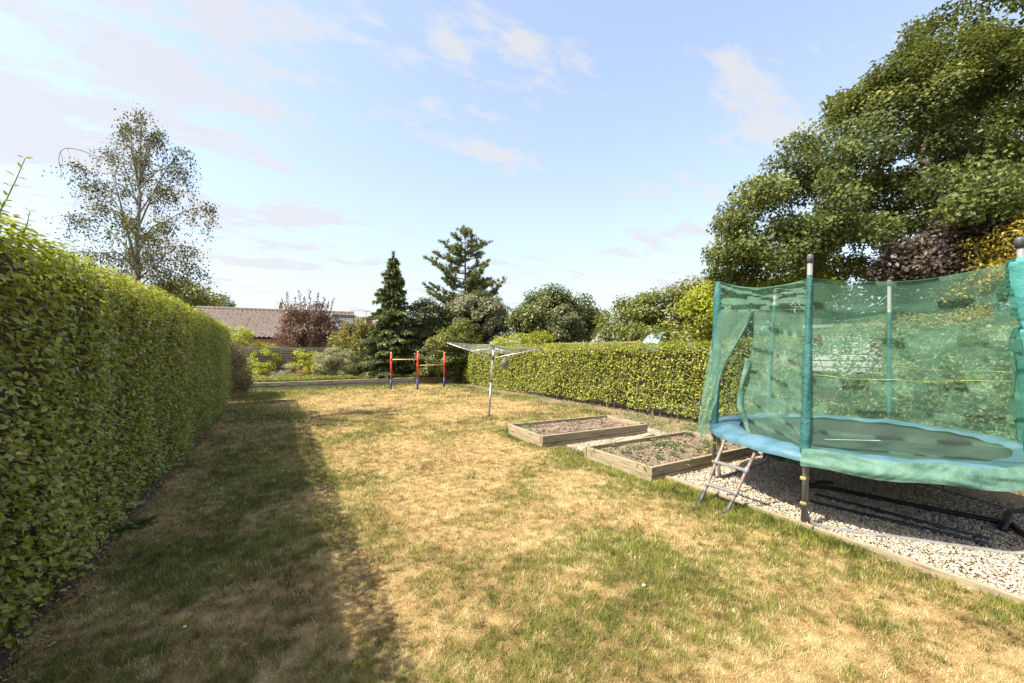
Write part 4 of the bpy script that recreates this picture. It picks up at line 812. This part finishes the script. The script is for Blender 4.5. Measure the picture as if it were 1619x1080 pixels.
# ------------------------------------------------------------------ rotary clothes airer
m_galv = M('galvanised_steel', (.30, .30, .31), (.48, .48, .49), 14, .45, 0, metal=.75, spec=.5)
m_alu = M('pale_aluminium', (.62, .62, .63), (.75, .75, .76), 10, .38, 0, metal=.5, spec=.5)
m_cord = M('grey_cord', (.26, .26, .25), (.38, .38, .37), 20, .8)
m_plas = M('dark_plastic', (.05, .05, .055), (.09, .09, .095), 10, .5)
ca_ = thing('clothes_airer', 'grey metal rotary clothes airer standing on the lawn', 'clothes line', tuple(G(773, 660)))
Yc = 9.87; base = G(773, 660); tp = D(780, 549, Yc); axd = (tp-base).normalized()
MB().tube([base - axd*.1, base.lerp(tp, .52)], .024, 10).build('lower_pole', m_galv, ca_, smooth=True); MB().tube([base.lerp(tp, .5), tp], .019, 10).build('pole', m_alu, ca_, smooth=True)
MB().tube([base.lerp(tp, .50), base.lerp(tp, .535)], .032, 10).build('collar', m_plas, ca_); hub = D(779, 566, Yc); MB().tube([hub - axd*.05, hub + axd*.05], .034, 10).build('hub', m_plas, ca_); MB().tube([tp - axd*.06, tp + axd*.025], .027, 10).build('top_cap', m_plas, ca_)
ex_ = C(1, -.06).normalized(); ex_ = (ex_ - axd*ex_.dot(axd)).normalized(); ey_ = axd.cross(ex_); tips = []
for a in (3, 93, 183, 273):
    d = ex_*math.cos(R_(a)) + ey_*math.sin(R_(a)); e = hub + d*1.16 + axd*.30; tips.append((hub + d*.04, e))
    arm_ = MB().tube([hub + d*.02, e], .011, 8).build('arm', m_alu, ca_, smooth=True); MB().tube([e - d*.02, e + d*.03], .017, 8).build('end_cap', m_plas, arm_)
    MB().tube([tp - axd*.02, (hub + d*.04).lerp(e, .45)], .009, 6).build('strut', m_alu, ca_, smooth=True)
mb = MB()
for f in np.linspace(.4, .98, 7):
    q_ = [a.lerp(b, f) + axd*.018 for a, b in tips]
    for i in range(4):
        a, b = q_[i], q_[(i+1) % 4]; mb.tube([a, a.lerp(b, .5) - axd*.02*f, b], .0042, 4, False)
mb.build('washing_line', m_cord, ca_)
m_bag = M('grey_cloth', (.10, .10, .095), (.30, .29, .27), 18, .9, .6, stretch=(6, 6, 1))
c = D(798, 574, Yc - .1); bag = thing('peg_bag', 'small grey cloth peg bag hanging from the clothes airer arm', 'peg bag', tuple(c)); V = []; nr_ = 9
prof = [(.0, .13), (.02, .11), (.07, .05), (.095, .0), (.075, -.05), (.035, -.11), (.008, -.15)]; mb = MB(); V = []; Fc = []
for i, (r, z) in enumerate(prof):
    for k in range(12): a = k*math.pi/6; rr = r*(1 + .22*math.cos(a*6 + i)); V.append((c.x + rr*math.cos(a)*1.0, c.y + rr*math.sin(a)*.6, c.z + z))
for i in range(6):
    for k in range(12): Fc.append((i*12+k, i*12+(k+1) % 12, (i+1)*12+(k+1) % 12, (i+1)*12+k))
obj('bag', V, Fc, m_bag, bag, smooth=True); ap = tips[0][0].lerp(tips[0][1], .26); MB().tube([c + Vector((0, 0, .12)), ap], .005, 5).build('hook', m_plas, bag)

# red and blue turning bars
m_red = M('red_paint', (.50, .045, .015), (.62, .07, .025), 8, .45); m_blue = M('blue_paint', (.012, .025, .20), (.025, .045, .27), 8, .45); m_ylw = M('yellow_bar', (.55, .44, .07), (.68, .56, .12), 8, .5)
tb = thing('turning_bars', 'play frame of three red and blue posts with yellow bars on lawn', 'play bars', tuple(G(660, 617)))
PP = []
for (px, py, pt) in ((618, 617, 558), (660, 616.5, 556), (702, 613, 558)):
    b = G(px, py); Yp = 1056/(py-HZ); e = D(px + 1, pt, Yp); e = Vector((b.x + .02, b.y, e.z)); m_ = b.lerp(e, .29); PP.append((b, e))
    po = MB().tube([b.lerp(e, .28), e], .037, 12).build('post', m_red, tb, smooth=True); MB().tube([b - Vector((0, 0, .05)), m_], .039, 12).build('post_foot', m_blue, po, smooth=True)
    MB().tube([e, e + Vector((0, 0, .035))], [.033, .02], 10).build('post_cap', m_ylw, po)
for i, z in ((0, 1.25), (1, 1.0)):
    a, b = PP[i][0], PP[i+1][0]; MB().tube([(a.x, a.y, z), (b.x, b.y, z)], .02, 10).build('bar', m_ylw, tb, smooth=True)
    for p in (a, b): MB().tube([(p.x, p.y, z-.04), (p.x, p.y, z+.04)], .046, 12).build('bar_clamp', m_red, tb)

# ------------------------------------------------------------------ trampoline
m_tube = M('galvanised_tube', (.10, .09, .08), (.25, .235, .22), 18, .55, 0, metal=.2, spec=.45, c3=(.17, .16, .15))
m_teal = M('teal_sleeve', (.015, .09, .08), (.038, .15, .132), 10, .5, .7, 45)
m_pad = M('blue_pad', (.045, .12, .165), (.105, .205, .255), 5, .5, .35, 14)
m_mat = M('jumping_mat', (.018, .017, .016), (.045, .042, .038), 3, .55, .2, 60)
m_hem = M('net_hem', (.05, .13, .09), (.12, .225, .165), 8, .7, .5, 30)
m_teal_sunlit = M('sunlit_teal_sleeve', (.035, .20, .175), (.07, .29, .255), 6, .6, .5, 30)  # sleeve teal made lighter: sunlight on the loose near right sleeve painted in
m_yclamp = M('brass_clamp', (.30, .24, .08), (.5, .4, .16), 10, .5, metal=.4)
def netmat(name, col, fac):
    m, t, out = newmat(name); pos = t('ShaderNodeNewGeometry').outputs['Position']; n = t.noise(pos, 5, 4); wv = t.noise(t.vmath('MULTIPLY', pos, (7, 7, 60)), 3, 2)
    cc = t.mix(n, (*[c*.75 for c in col], 1), (*[min(1, c*1.35) for c in col], 1)); p = t('ShaderNodeBsdfPrincipled', {'Base Color': cc, 'Roughness': .6, 'Specular IOR Level': .2}); tr = t('ShaderNodeBsdfTranslucent', {'Color': cc})
    s = t('ShaderNodeMixShader', {0: .45, 1: p.outputs[0], 2: tr.outputs[0]}); tp_ = t('ShaderNodeBsdfTransparent')
    f = t.math('ADD', fac - .06, t.math('MULTIPLY', wv, .12)); mx = t('ShaderNodeMixShader', {0: f, 1: tp_.outputs[0], 2: s.outputs[0]}); t.l.new(mx.outputs[0], out.inputs[0]); return m
m_net = netmat('green_netting', (.13, .28, .18), .38); m_flap = netmat('folded_netting', (.19, .36, .245), .46); m_far = netmat('far_netting', (.15, .28, .16), .32); m_net2 = netmat('double_netting', (.07, .22, .15), .62)
TC = C(3.83, 4.53); RP, RM, HM = 1.40, 1.14, .70; TH0 = R_(215.2)
def ringp(k, r=RP, z=0.): a = TH0 - R_(60)*k; return C(3.83 + r*math.cos(a), 4.53 + r*math.sin(a), z)     # k = 0 near left, 1 far left, 2 and 3 behind, 5 near right
_rp0 = ringp
def ringp(k, r=RP, z=0.): return _rp0(k, r, z) + (C(.13, -.02) if k == 5 else Vector((0, 0, 0)))
def ringa(a, r, z): return C(3.83 + r*math.cos(a), 4.53 + r*math.sin(a), z)
T = thing('trampoline', 'round trampoline with sagging green safety net and blue pads on gravel', 'trampoline', (TC.x, TC.y, 0))
MB().tube([ringa(a, RP - .03, HM - .05) for a in np.linspace(0, 2*math.pi, 65)], .022, 8).build('rim', m_tube, T, smooth=True)
def disc(s, t): a = s*2*np.pi; r = RM*t + .012*(t > .9); return np.array([ringa(a_, r_, HM - .012 - .05*(1 - (r_/RM)**2)) for a_, r_ in zip(a, r)])
V, Fc = grid(73, 10, disc); obj('jumping_mat', V, Fc, m_mat, T, smooth=True)
def padf(s, t):
    a = s*2*np.pi; out = []
    for a_, t_ in zip(a, t):
        r = RM - .02 + t_*(RP + .05 - RM + .02) if t_ < .86 else RP + .05
        wob = .006*math.sin(a_*23) + .006*math.sin(a_*11 + 2)
        z = HM + .012 + .028*math.sin(min(t_/.86, 1)*math.pi) + wob - (.075 if t_ > .93 else (.02 if t_ > .85 else 0)) ; out.append(ringa(a_, r + wob*.6, z))
    return np.array(out)
V, Fc = grid(145, 12, padf); obj('spring_pad', V, Fc, m_pad, T, smooth=True)
# lettering strip on the mat: too small to read in the photograph, a broken white line
mk_ = MB(); pa, pb_ = G(1304, 689.5, HM), G(1392, 691.5, HM); x = 0.
while x < .98:
    w_ = random.uniform(.03, .08); q0, q1 = pa.lerp(pb_, x), pa.lerp(pb_, min(1, x+w_)); n_ = C(0, 1)*.018; zz_ = Vector((0, 0, -.035)); mk_.add([q0-n_+zz_, q1-n_+zz_, q1+n_+zz_, q0+n_+zz_], [(0, 1, 2, 3)]); x += w_ + .012
mk_.build('mat_marking', M('white_print', (.6, .6, .6), (.75, .75, .75), 30, .7), T)
# legs: three U shaped tubes, each joining two poles along the ground
for (i, j) in ((0, 5), (1, 2), (3, 4)):
    a, b = ringp(i, RP - .05), ringp(j, RP - .05); d = (b-a).normalized(); o_ = .16
    pts = spline([a + Vector((0, 0, HM - .06)), a + Vector((0, 0, .35)), a + Vector((0, 0, .12)), a + d*.09 + Vector((0, 0, .035)), a + d*.3 + Vector((0, 0, .027)), a.lerp(b, .5) + Vector((0, 0, .027)), b - d*.3 + Vector((0, 0, .027)), b - d*.09 + Vector((0, 0, .035)), b + Vector((0, 0, .12)), b + Vector((0, 0, .35)), b + Vector((0, 0, HM - .06))], 5)
    MB().tube(pts, .021, 8).build('leg', m_tube, T, smooth=True)
# poles with caps, clamps and foam sleeves
TOPX = [(1281, 403, 0), (1136, 446, 1), (1226, 459, 2), (1406, 443, 3), (1700, 390, 4), (1612, 376, 5)]
SLE = {0: (435, 737), 1: (446, 690), 2: (482, 640), 3: (494, 655), 4: (430, 700), 5: (408, 720)}
tops = []; poles = []
for (px, py, k) in TOPX:
    p = ringp(k, RP + .01); Yk = SA*p.x + CA*p.y; e = D(px, py, Yk) if k != 4 else p + Vector((0, 0, 2.5)); b = Vector((p.x, p.y, .03 if k in (0, 5) else .06)); tops.append(e); poles.append((b, e))
    po = MB().tube([b, e - Vector((0, 0, .0))], .0215, 10).build('pole', m_tube, T, smooth=True)
    MB().tube([e - Vector((0, 0, .075)), e - Vector((0, 0, .01)), e + Vector((0, 0, .004))], [.0265, .026, .016], 10).build('pole_cap', m_plas, po, smooth=True)
    for z in (.24, .47): mid_ = (b + ringp(k, RP - .05))/2; MB().box((mid_.x, mid_.y, z), (.10, .05, .03), rz=math.atan2(ringp(k).y - TC.y, ringp(k).x - TC.x), bev=.005).build('clamp', m_yclamp, po)
    y0_, y1_ = SLE[k]; z0 = CH - (y0_-HZ)/F*Yk; z1 = CH - (y1_-HZ)/F*Yk; V = []; Fc = []; nz, na = 90, 18
    for i in range(nz):
        f = i/(nz-1); z = z0 + (z1-z0)*f; c = b.lerp(e, (z-b.z)/(e.z-b.z))
        if k == 0: r = np.interp(f, [0, .3, .36, .39, .5, .9, .99, 1], [.024, .027, .027, .034, .039, .043, .045, .032])
        elif k == 1: r = np.interp(f, [0, .1, .35, .7, 1], [.03, .055, .055, .045, .04])
        elif k == 5: r = np.interp(f, [0, .02, .2, .30, .33, .37, .6, 1], [.03, .075, .075, .05, .035, .065, .07, .06])
        else: r = np.interp(f, [0, .1, 1], [.023, .027, .029])
        for q in range(na):
            a = q*2*math.pi/na; wr = 1 + .055*math.sin(f*(170 if k == 0 else 120) + 2.6*math.sin(a*1 + f*9) + 2*math.sin(f*31))*min(1, 3*abs(f-.25)) + .07*math.sin(a*3 + f*17); V.append((c.x + r*wr*math.cos(a), c.y + r*wr*math.sin(a), z))
    for i in range(nz-1):
        for q in range(na): Fc.append((i*na+q, i*na+(q+1) % na, (i+1)*na+(q+1) % na, (i+1)*na+q))
    obj('sleeve', V, Fc, m_teal if k != 5 else m_teal_sunlit, po, smooth=True)
# net panels
def rail(pts, n): return np.array(spline(pts, 10))[np.linspace(0, (len(pts)-1)*10, n).astype(int)]
def loft(name, ra, rb, n, mat, bulge=0., fold=0., nf=5, sag=0., seed=0, topfold=0.):
    m_ = 48; A = rail(ra, m_); B = rail(rb, m_); cen = np.array((TC.x, TC.y, 1.4))
    def fn(s, t):
        ti = np.clip((t*(m_-1)).round().astype(int), 0, m_-1); P = A[ti]*(1-s)[:, None] + B[ti]*s[:, None]; inw = cen - P; inw[:, 2] = 0; inw = unit(inw); hmp = np.sin(s*np.pi)
        P = P + inw*(bulge*hmp*(.35 + .65*np.sin(np.clip(t*1.1, 0, 1)*np.pi)))[:, None]
        P = P + inw*(fold*np.sin(s*nf*6.283 + 3*np.sin(t*5 + seed) + 4*t)*np.minimum(1, hmp*2))[:, None] + inw*(topfold*np.sin(t*38 + 2*np.sin(s*4 + seed))*np.exp(-t*5)*hmp)[:, None]
        P = P + inw*((vnoise(s*3 + seed, t*3, 2, 3)-.5)*.06*np.minimum(1, hmp*2))[:, None]
        P[:, 2] -= sag*hmp*np.exp(-t*3.2); return P
    V, Fc = grid(n, m_, fn); return obj(name, V, Fc, mat, T, smooth=True)
def pz(k, z): b, e = poles[k]; return b.lerp(e, (z-b.z)/(e.z-b.z))
def outp(k, r, z): return ringp(k, r, z)
def inr(p, d): v = Vector((TC.x-p.x, TC.y-p.y, 0)).normalized(); return p + v*d
# entrance side, yoke above the slit and the two flaps
loft('net_panel', [pz(1, 2.52), pz(1, 2.35), pz(1, 2.15)], [pz(0, 2.31), pz(0, 2.2), pz(0, 2.02)], 40, m_flap, .02, .008, 2, .10, 1, .004)
Ya = 4.35
loft('net_panel', [pz(1, 2.15), D(1121, 560, 5.25), D(1108, 640, 5.1), D(1104, 692, 5.0)], [D(1192, 489, 4.42), D(1163, 545, 4.62), D(1140, 592, 4.8), D(1129, 640, 4.85), D(1118, 690, 4.9)], 30, m_flap, -.03, .02, 2, 0, 2)
loft('net_panel', [D(1192, 489, 4.42), D(1190, 545, 4.45), D(1176, 600, 4.5), D(1171, 640, 4.52), D(1196, 705, 4.40)], [pz(0, 2.02), pz(0, 1.5), pz(0, 1.1), pz(0, .8), inr(pz(0, .74), .06)], 40, m_flap, .10, .015, 2, 0, 3)
def strip(name, pts, wdt, mat, n=40, wob=.006, dirv=None):
    R2 = rail(pts, n); V = []; Fc = []
    for i, p in enumerate(R2):
        tg_ = Vector(R2[min(i+1, n-1)] - R2[max(i-1, 0)]).normalized(); sd = tg_.cross(Vector(camo.location) - Vector(p)).normalized() if dirv is None else Vector(dirv); o_ = Vector((math.sin(i*.5)*wob, math.cos(i*.37)*wob, 0)); w_ = wdt*(1 + .12*math.sin(i*.35))
        V += [Vector(p) - sd*w_/2 + o_, Vector(p) + o_*2.2 + Vector((0, 0, 0)), Vector(p) + sd*w_/2 + o_]
    for i in range(n-1):
        for q in range(2): a = i*3+q; Fc.append((a, a+1, a+4, a+3))
    o = obj(name, V, Fc, mat, T, smooth=True); sm_ = o.modifiers.new('thick', 'SOLIDIFY'); sm_.thickness = .004; return o
strip('entrance_hem', [D(1184, 567, 4.42), D(1175, 600, 4.46), D(1170, 640, 4.48), D(1180, 672, 4.44), D(1197, 706, 4.36)], .05, m_hem)
strip('entrance_hem', [D(1192, 489, 4.40), D(1163, 545, 4.6), D(1140, 592, 4.77), D(1129, 640, 4.82), D(1122, 668, 4.84)], .022, m_hem)
strip('entrance_hem', [D(1196, 703, 4.36), D(1222, 722, 4.2), D(1262, 731, 3.95)], .05, m_hem)
# near side between pole 0 and pole 5, hanging outside the pad
zb = HM - .045
def outer(k1, k2, f, z, r): p = ringp(k1, r, z).lerp(ringp(k2, r, z), f); return p
loft('net_panel', [pz(0, 2.31), pz(0, 1.8), pz(0, 1.2), pz(0, .85), outp(0, RP + .06, HM + .02)], [pz(5, 2.34), pz(5, 1.8), pz(5, 1.2), pz(5, .85), outp(5, RP + .06, HM + .0)], 60, m_net, -.04, .010, 3, .10, 4, .006)
hm = [ringa(TH0 - R_(1) + R_(60)*f, RP + .075 + .006*math.sin(f*14), HM - .005 - .01*f) for f in np.linspace(0, 1.25, 9)]
def skirt(s, t):
    out = []
    for s_, t_ in zip(s, t):
        a = TH0 + R_(75)*s_; r = RP + .03 + .055*math.sin(min(t_*1.25, 1)*math.pi*.5) + .005*math.sin(s_*21 + t_*5) + .006*math.sin(t_*9 + 2*math.sin(s_*6)) + .003*math.sin(s_*83 + 5*math.sin(t_*4 + s_*11)); out.append(ringa(a, r, HM + .05 - t_*.155 + .012*math.sin(s_*17)))
    return np.array(out)
V, Fc = grid(90, 16, skirt); obj('net_skirt', V, Fc, m_hem, T, smooth=True)
# far sides
def far(k1, k2, za, zb_, sag, seed):
    loft('net_panel', [pz(k1, za), pz(k1, 1.6), pz(k1, 1.1), outp(k1, RP - .02, HM + .05)], [pz(k2, zb_), pz(k2, 1.6), pz(k2, 1.1), outp(k2, RP - .02, HM + .05)], 44, m_far, .10, .014, 3, sag, seed, .012)
far(1, 2, 2.4, 2.25, .12, 5); far(2, 3, 2.25, 2.14, .14, 6); far(3, 4, 2.14, 2.2, .26, 7); far(4, 5, 2.2, 2.34, .2, 8)
# thin yellow seam threads running round the net
m_thread = M('yellow_thread', (.38, .30, .06), (.5, .42, .1), 20, .8)
for k1, k2, z, bl in ((0, 5, 1.42, -.035), (2, 3, 1.44, .09), (3, 4, 1.44, .09), (1, 2, 1.5, .09)):
    a, b = pz(k1, z), pz(k2, z); pts = []
    for f in np.linspace(0, 1, 24):
        p = a.lerp(b, f); pts.append(inr(p, bl*math.sin(f*math.pi)) + Vector((0, 0, -.03*math.sin(f*math.pi) + .006*math.sin(f*19))))
    MB().tube(pts, .0028, 4, False).build('seam_thread', m_thread, T)
# denser reinforcement beside the near right pole
e5 = poles[5][1]
loft('net_reinforcement', [D(1594, 412, 3.12), D(1585, 440, 3.16), D(1570, 468, 3.2), D(1571, 500, 3.22)], [D(1604, 408, 3.1), D(1606, 440, 3.1), D(1607, 470, 3.1), D(1610, 505, 3.1)], 12, m_net2, 0, .004, 1, 0, 9)
loft('net_reinforcement', [D(1610, 512, 3.1), D(1592, 530, 3.14), D(1600, 575, 3.14), D(1597, 640, 3.16), D(1612, 700, 3.12)], [D(1618, 512, 3.08), D(1620, 530, 3.08), D(1622, 575, 3.08), D(1622, 640, 3.08), D(1622, 700, 3.08)], 12, m_net2, 0, .004, 1, 0, 10)
# hanging straps below the mat
for (px, py, Y) in ((1425, 790, 4.1), (1447, 782, 4.4), (1215, 738, 4.2), (1492, 778, 4.3)):
    e = D(px, py, Y); MB().tube([(e.x, e.y, HM - .05), (e.x + .01, e.y, .5*(HM + e.z)), tuple(e)], [.008, .007, .006], 6).build('hanging_strap', m_plas, T)

# ladder
m_rust_t = M('rusty_tube', (.11, .065, .045), (.27, .21, .18), 10, .6, .3, 30, metal=.2, c3=(.19, .135, .105))
tl = []; tr_ = []
LT0, LB0 = C(2.36, 4.50, HM - .07), G(1109, 797, .0); LT1, LB1 = C(2.50, 4.14, HM - .07), G(1152, 812, .0)
ld = thing('trampoline_ladder', 'two step metal ladder leaning against the trampoline rim', 'ladder', tuple((LB0 + LB1)/2))
for (t_, b_) in ((LT0, LB0), (LT1, LB1)):
    d = (b_-t_).normalized(); out_ = Vector((b_.x-t_.x, b_.y-t_.y, 0)).normalized(); b2 = b_ + Vector((0, 0, .05))
    ft = C(-1, -.35).normalized(); pts = [t_ - out_*.05 + Vector((0, 0, .0)), t_ + Vector((0, 0, .012)), t_ + d*.06] + [t_.lerp(b2, f) for f in (.4, .7, .93)] + [b2 + ft*.02 + Vector((0, 0, -.022)), b2 + ft*.07 + Vector((0, 0, -.033)), b2 + ft*.13 + Vector((0, 0, -.034))]
    rl_ = MB().tube(spline(pts, 4), .0165, 8).build('rail', m_rust_t, ld, smooth=True)
    MB().tube([t_.lerp(b2, .86), t_.lerp(b2, .95), b2 + ft*.02 + Vector((0, 0, -.022)), b2 + ft*.07 + Vector((0, 0, -.033)), b2 + ft*.14 + Vector((0, 0, -.034))], .0185, 8).build('rubber_foot', m_plas, rl_, smooth=True)
for f in (.36, .74):
    a, b = LT0.lerp(LB0 + Vector((0, 0, .05)), f), LT1.lerp(LB1 + Vector((0, 0, .05)), f); c = (a+b)/2; dd = b-a; MB().box(c, (dd.length, .055, .026), rz=math.atan2(dd.y, dd.x), bev=.006).build('step', m_tube, ld)
    for p in (a, b): MB().tube([p - (LB0-LT0).normalized()*.035, p + (LB0-LT0).normalized()*.035], .023, 8).build('step_bracket', m_tube, ld, smooth=True)
# black poles lying under the trampoline
m_black = M('black_paint', (.012, .012, .015), (.03, .03, .035), 12, .4, spec=.5)
def gp(px, py, z): return G(px, py, z)
pl = thing('black_pole', 'thick black pole with a T joint and bent end lying under the trampoline', 'pole', tuple(gp(1430, 796, 0)))
MB().tube(spline([gp(1276, 766, .06), gp(1330, 775, .05), gp(1430, 796, .045), gp(1588, 827, .045), gp(1606, 835, .045), gp(1640, 862, .045), gp(1670, 890, .04)], 6), .024, 10).build('tube', m_black, pl, smooth=True)
a = gp(1584, 838, .03); MB().tube([gp(1594, 813, .09), gp(1590, 828, .05), a], [.035, .034, .036], 10).build('joint', m_black, pl, smooth=True)
MB().tube([gp(1276, 770, .05), gp(1296, 762, .06), gp(1316, 763, .06)], .022, 8).build('end_bend', m_black, pl, smooth=True)
for lab, a, b in (('straight black pole lying on gravel, the rear one of the close pair', (1290, 782), (1562, 853)), ('straight black pole lying on gravel, nearest the lawn', (1276, 792), (1564, 861))):
    A3, B3 = gp(*a, .03), gp(*b, .03); p = thing('black_pole', lab, 'pole', tuple((A3+B3)/2), 'pair of black poles lying on the gravel'); MB().tube([A3, B3], .020, 10).build('tube', m_black, p, smooth=True); MB().tube([B3 - (B3-A3).normalized()*.05, B3], .023, 10).build('end_cap', m_plas, p)

# low weeds on the bare strip between the beds and the right hedge
n = 9000; x = 6.4 + rng.random(n)*1.5; y = 3.6 + rng.random(n)**1.2*14; k = (vnoise(x, y, 1.7, 3) > .5); x, y = x[k], y[k]; n = len(x)
P = np.stack([x, y, .015 + .05*rng.random(n)], 1); V, Fc, kk = leaves(P, unit(rdir(n)*.6 + np.array([0, 0, 1.])), unit(rdir(n) + np.array([0, 0, .4])), .055*(.5+rng.random(n)), .022, True); obj('low_weeds', V, Fc, m_weed, kind='stuff', tint=np.repeat(rng.random(n), kk))
# small things on the lawn
def speck(px, py, lab, name, r, mat, cat):
    p = G(px, py); lv = ico*(.8 + .4*rng.random((12, 1)))*np.array([r*1.2, r, r*.55]) + np.array([p.x, p.y, .034]); tag(obj(name, lv, icf, mat, origin=(p.x, p.y, .03)), lab, cat)
m_wst = M('pale_stone', (.6, .58, .54), (.75, .73, .7), 30, .7)
speck(1018, 933, 'lone white pebble on the grass at lower right', 'pebble', .014, m_wst, 'pebble')
speck(447, 748, 'small white pebble on the shaded grass', 'pebble', .016, m_wst, 'pebble')
speck(292, 1000, 'tiny white pebble on shaded grass near the bottom left', 'pebble', .010, m_wst, 'pebble')
# grassy weed at the hedge foot
p = G(213, 838); n = 60; a = rng.random(n)*6.28; d = np.stack([np.cos(a)*.6, np.sin(a)*.6, .9 + .5*rng.random(n)], 1); V, Fc, kk = leaves(np.array([p.x, p.y, .01]) + rng.normal(size=(n, 3))*np.array([.03, .03, 0]), unit(np.cross(d, np.array([0, 0, 1.])) + rdir(n)*.3 + np.array([0, 0, .4])), d, .10 + .08*rng.random(n), .009, True, curl=.4)
tag(obj('weed_tuft', V, Fc, m_weed, tint=np.repeat(.4 + .5*rng.random(n), kk), origin=(p.x, p.y, 0)), 'tuft of long grassy weed at the foot of the left hedge', 'weed')
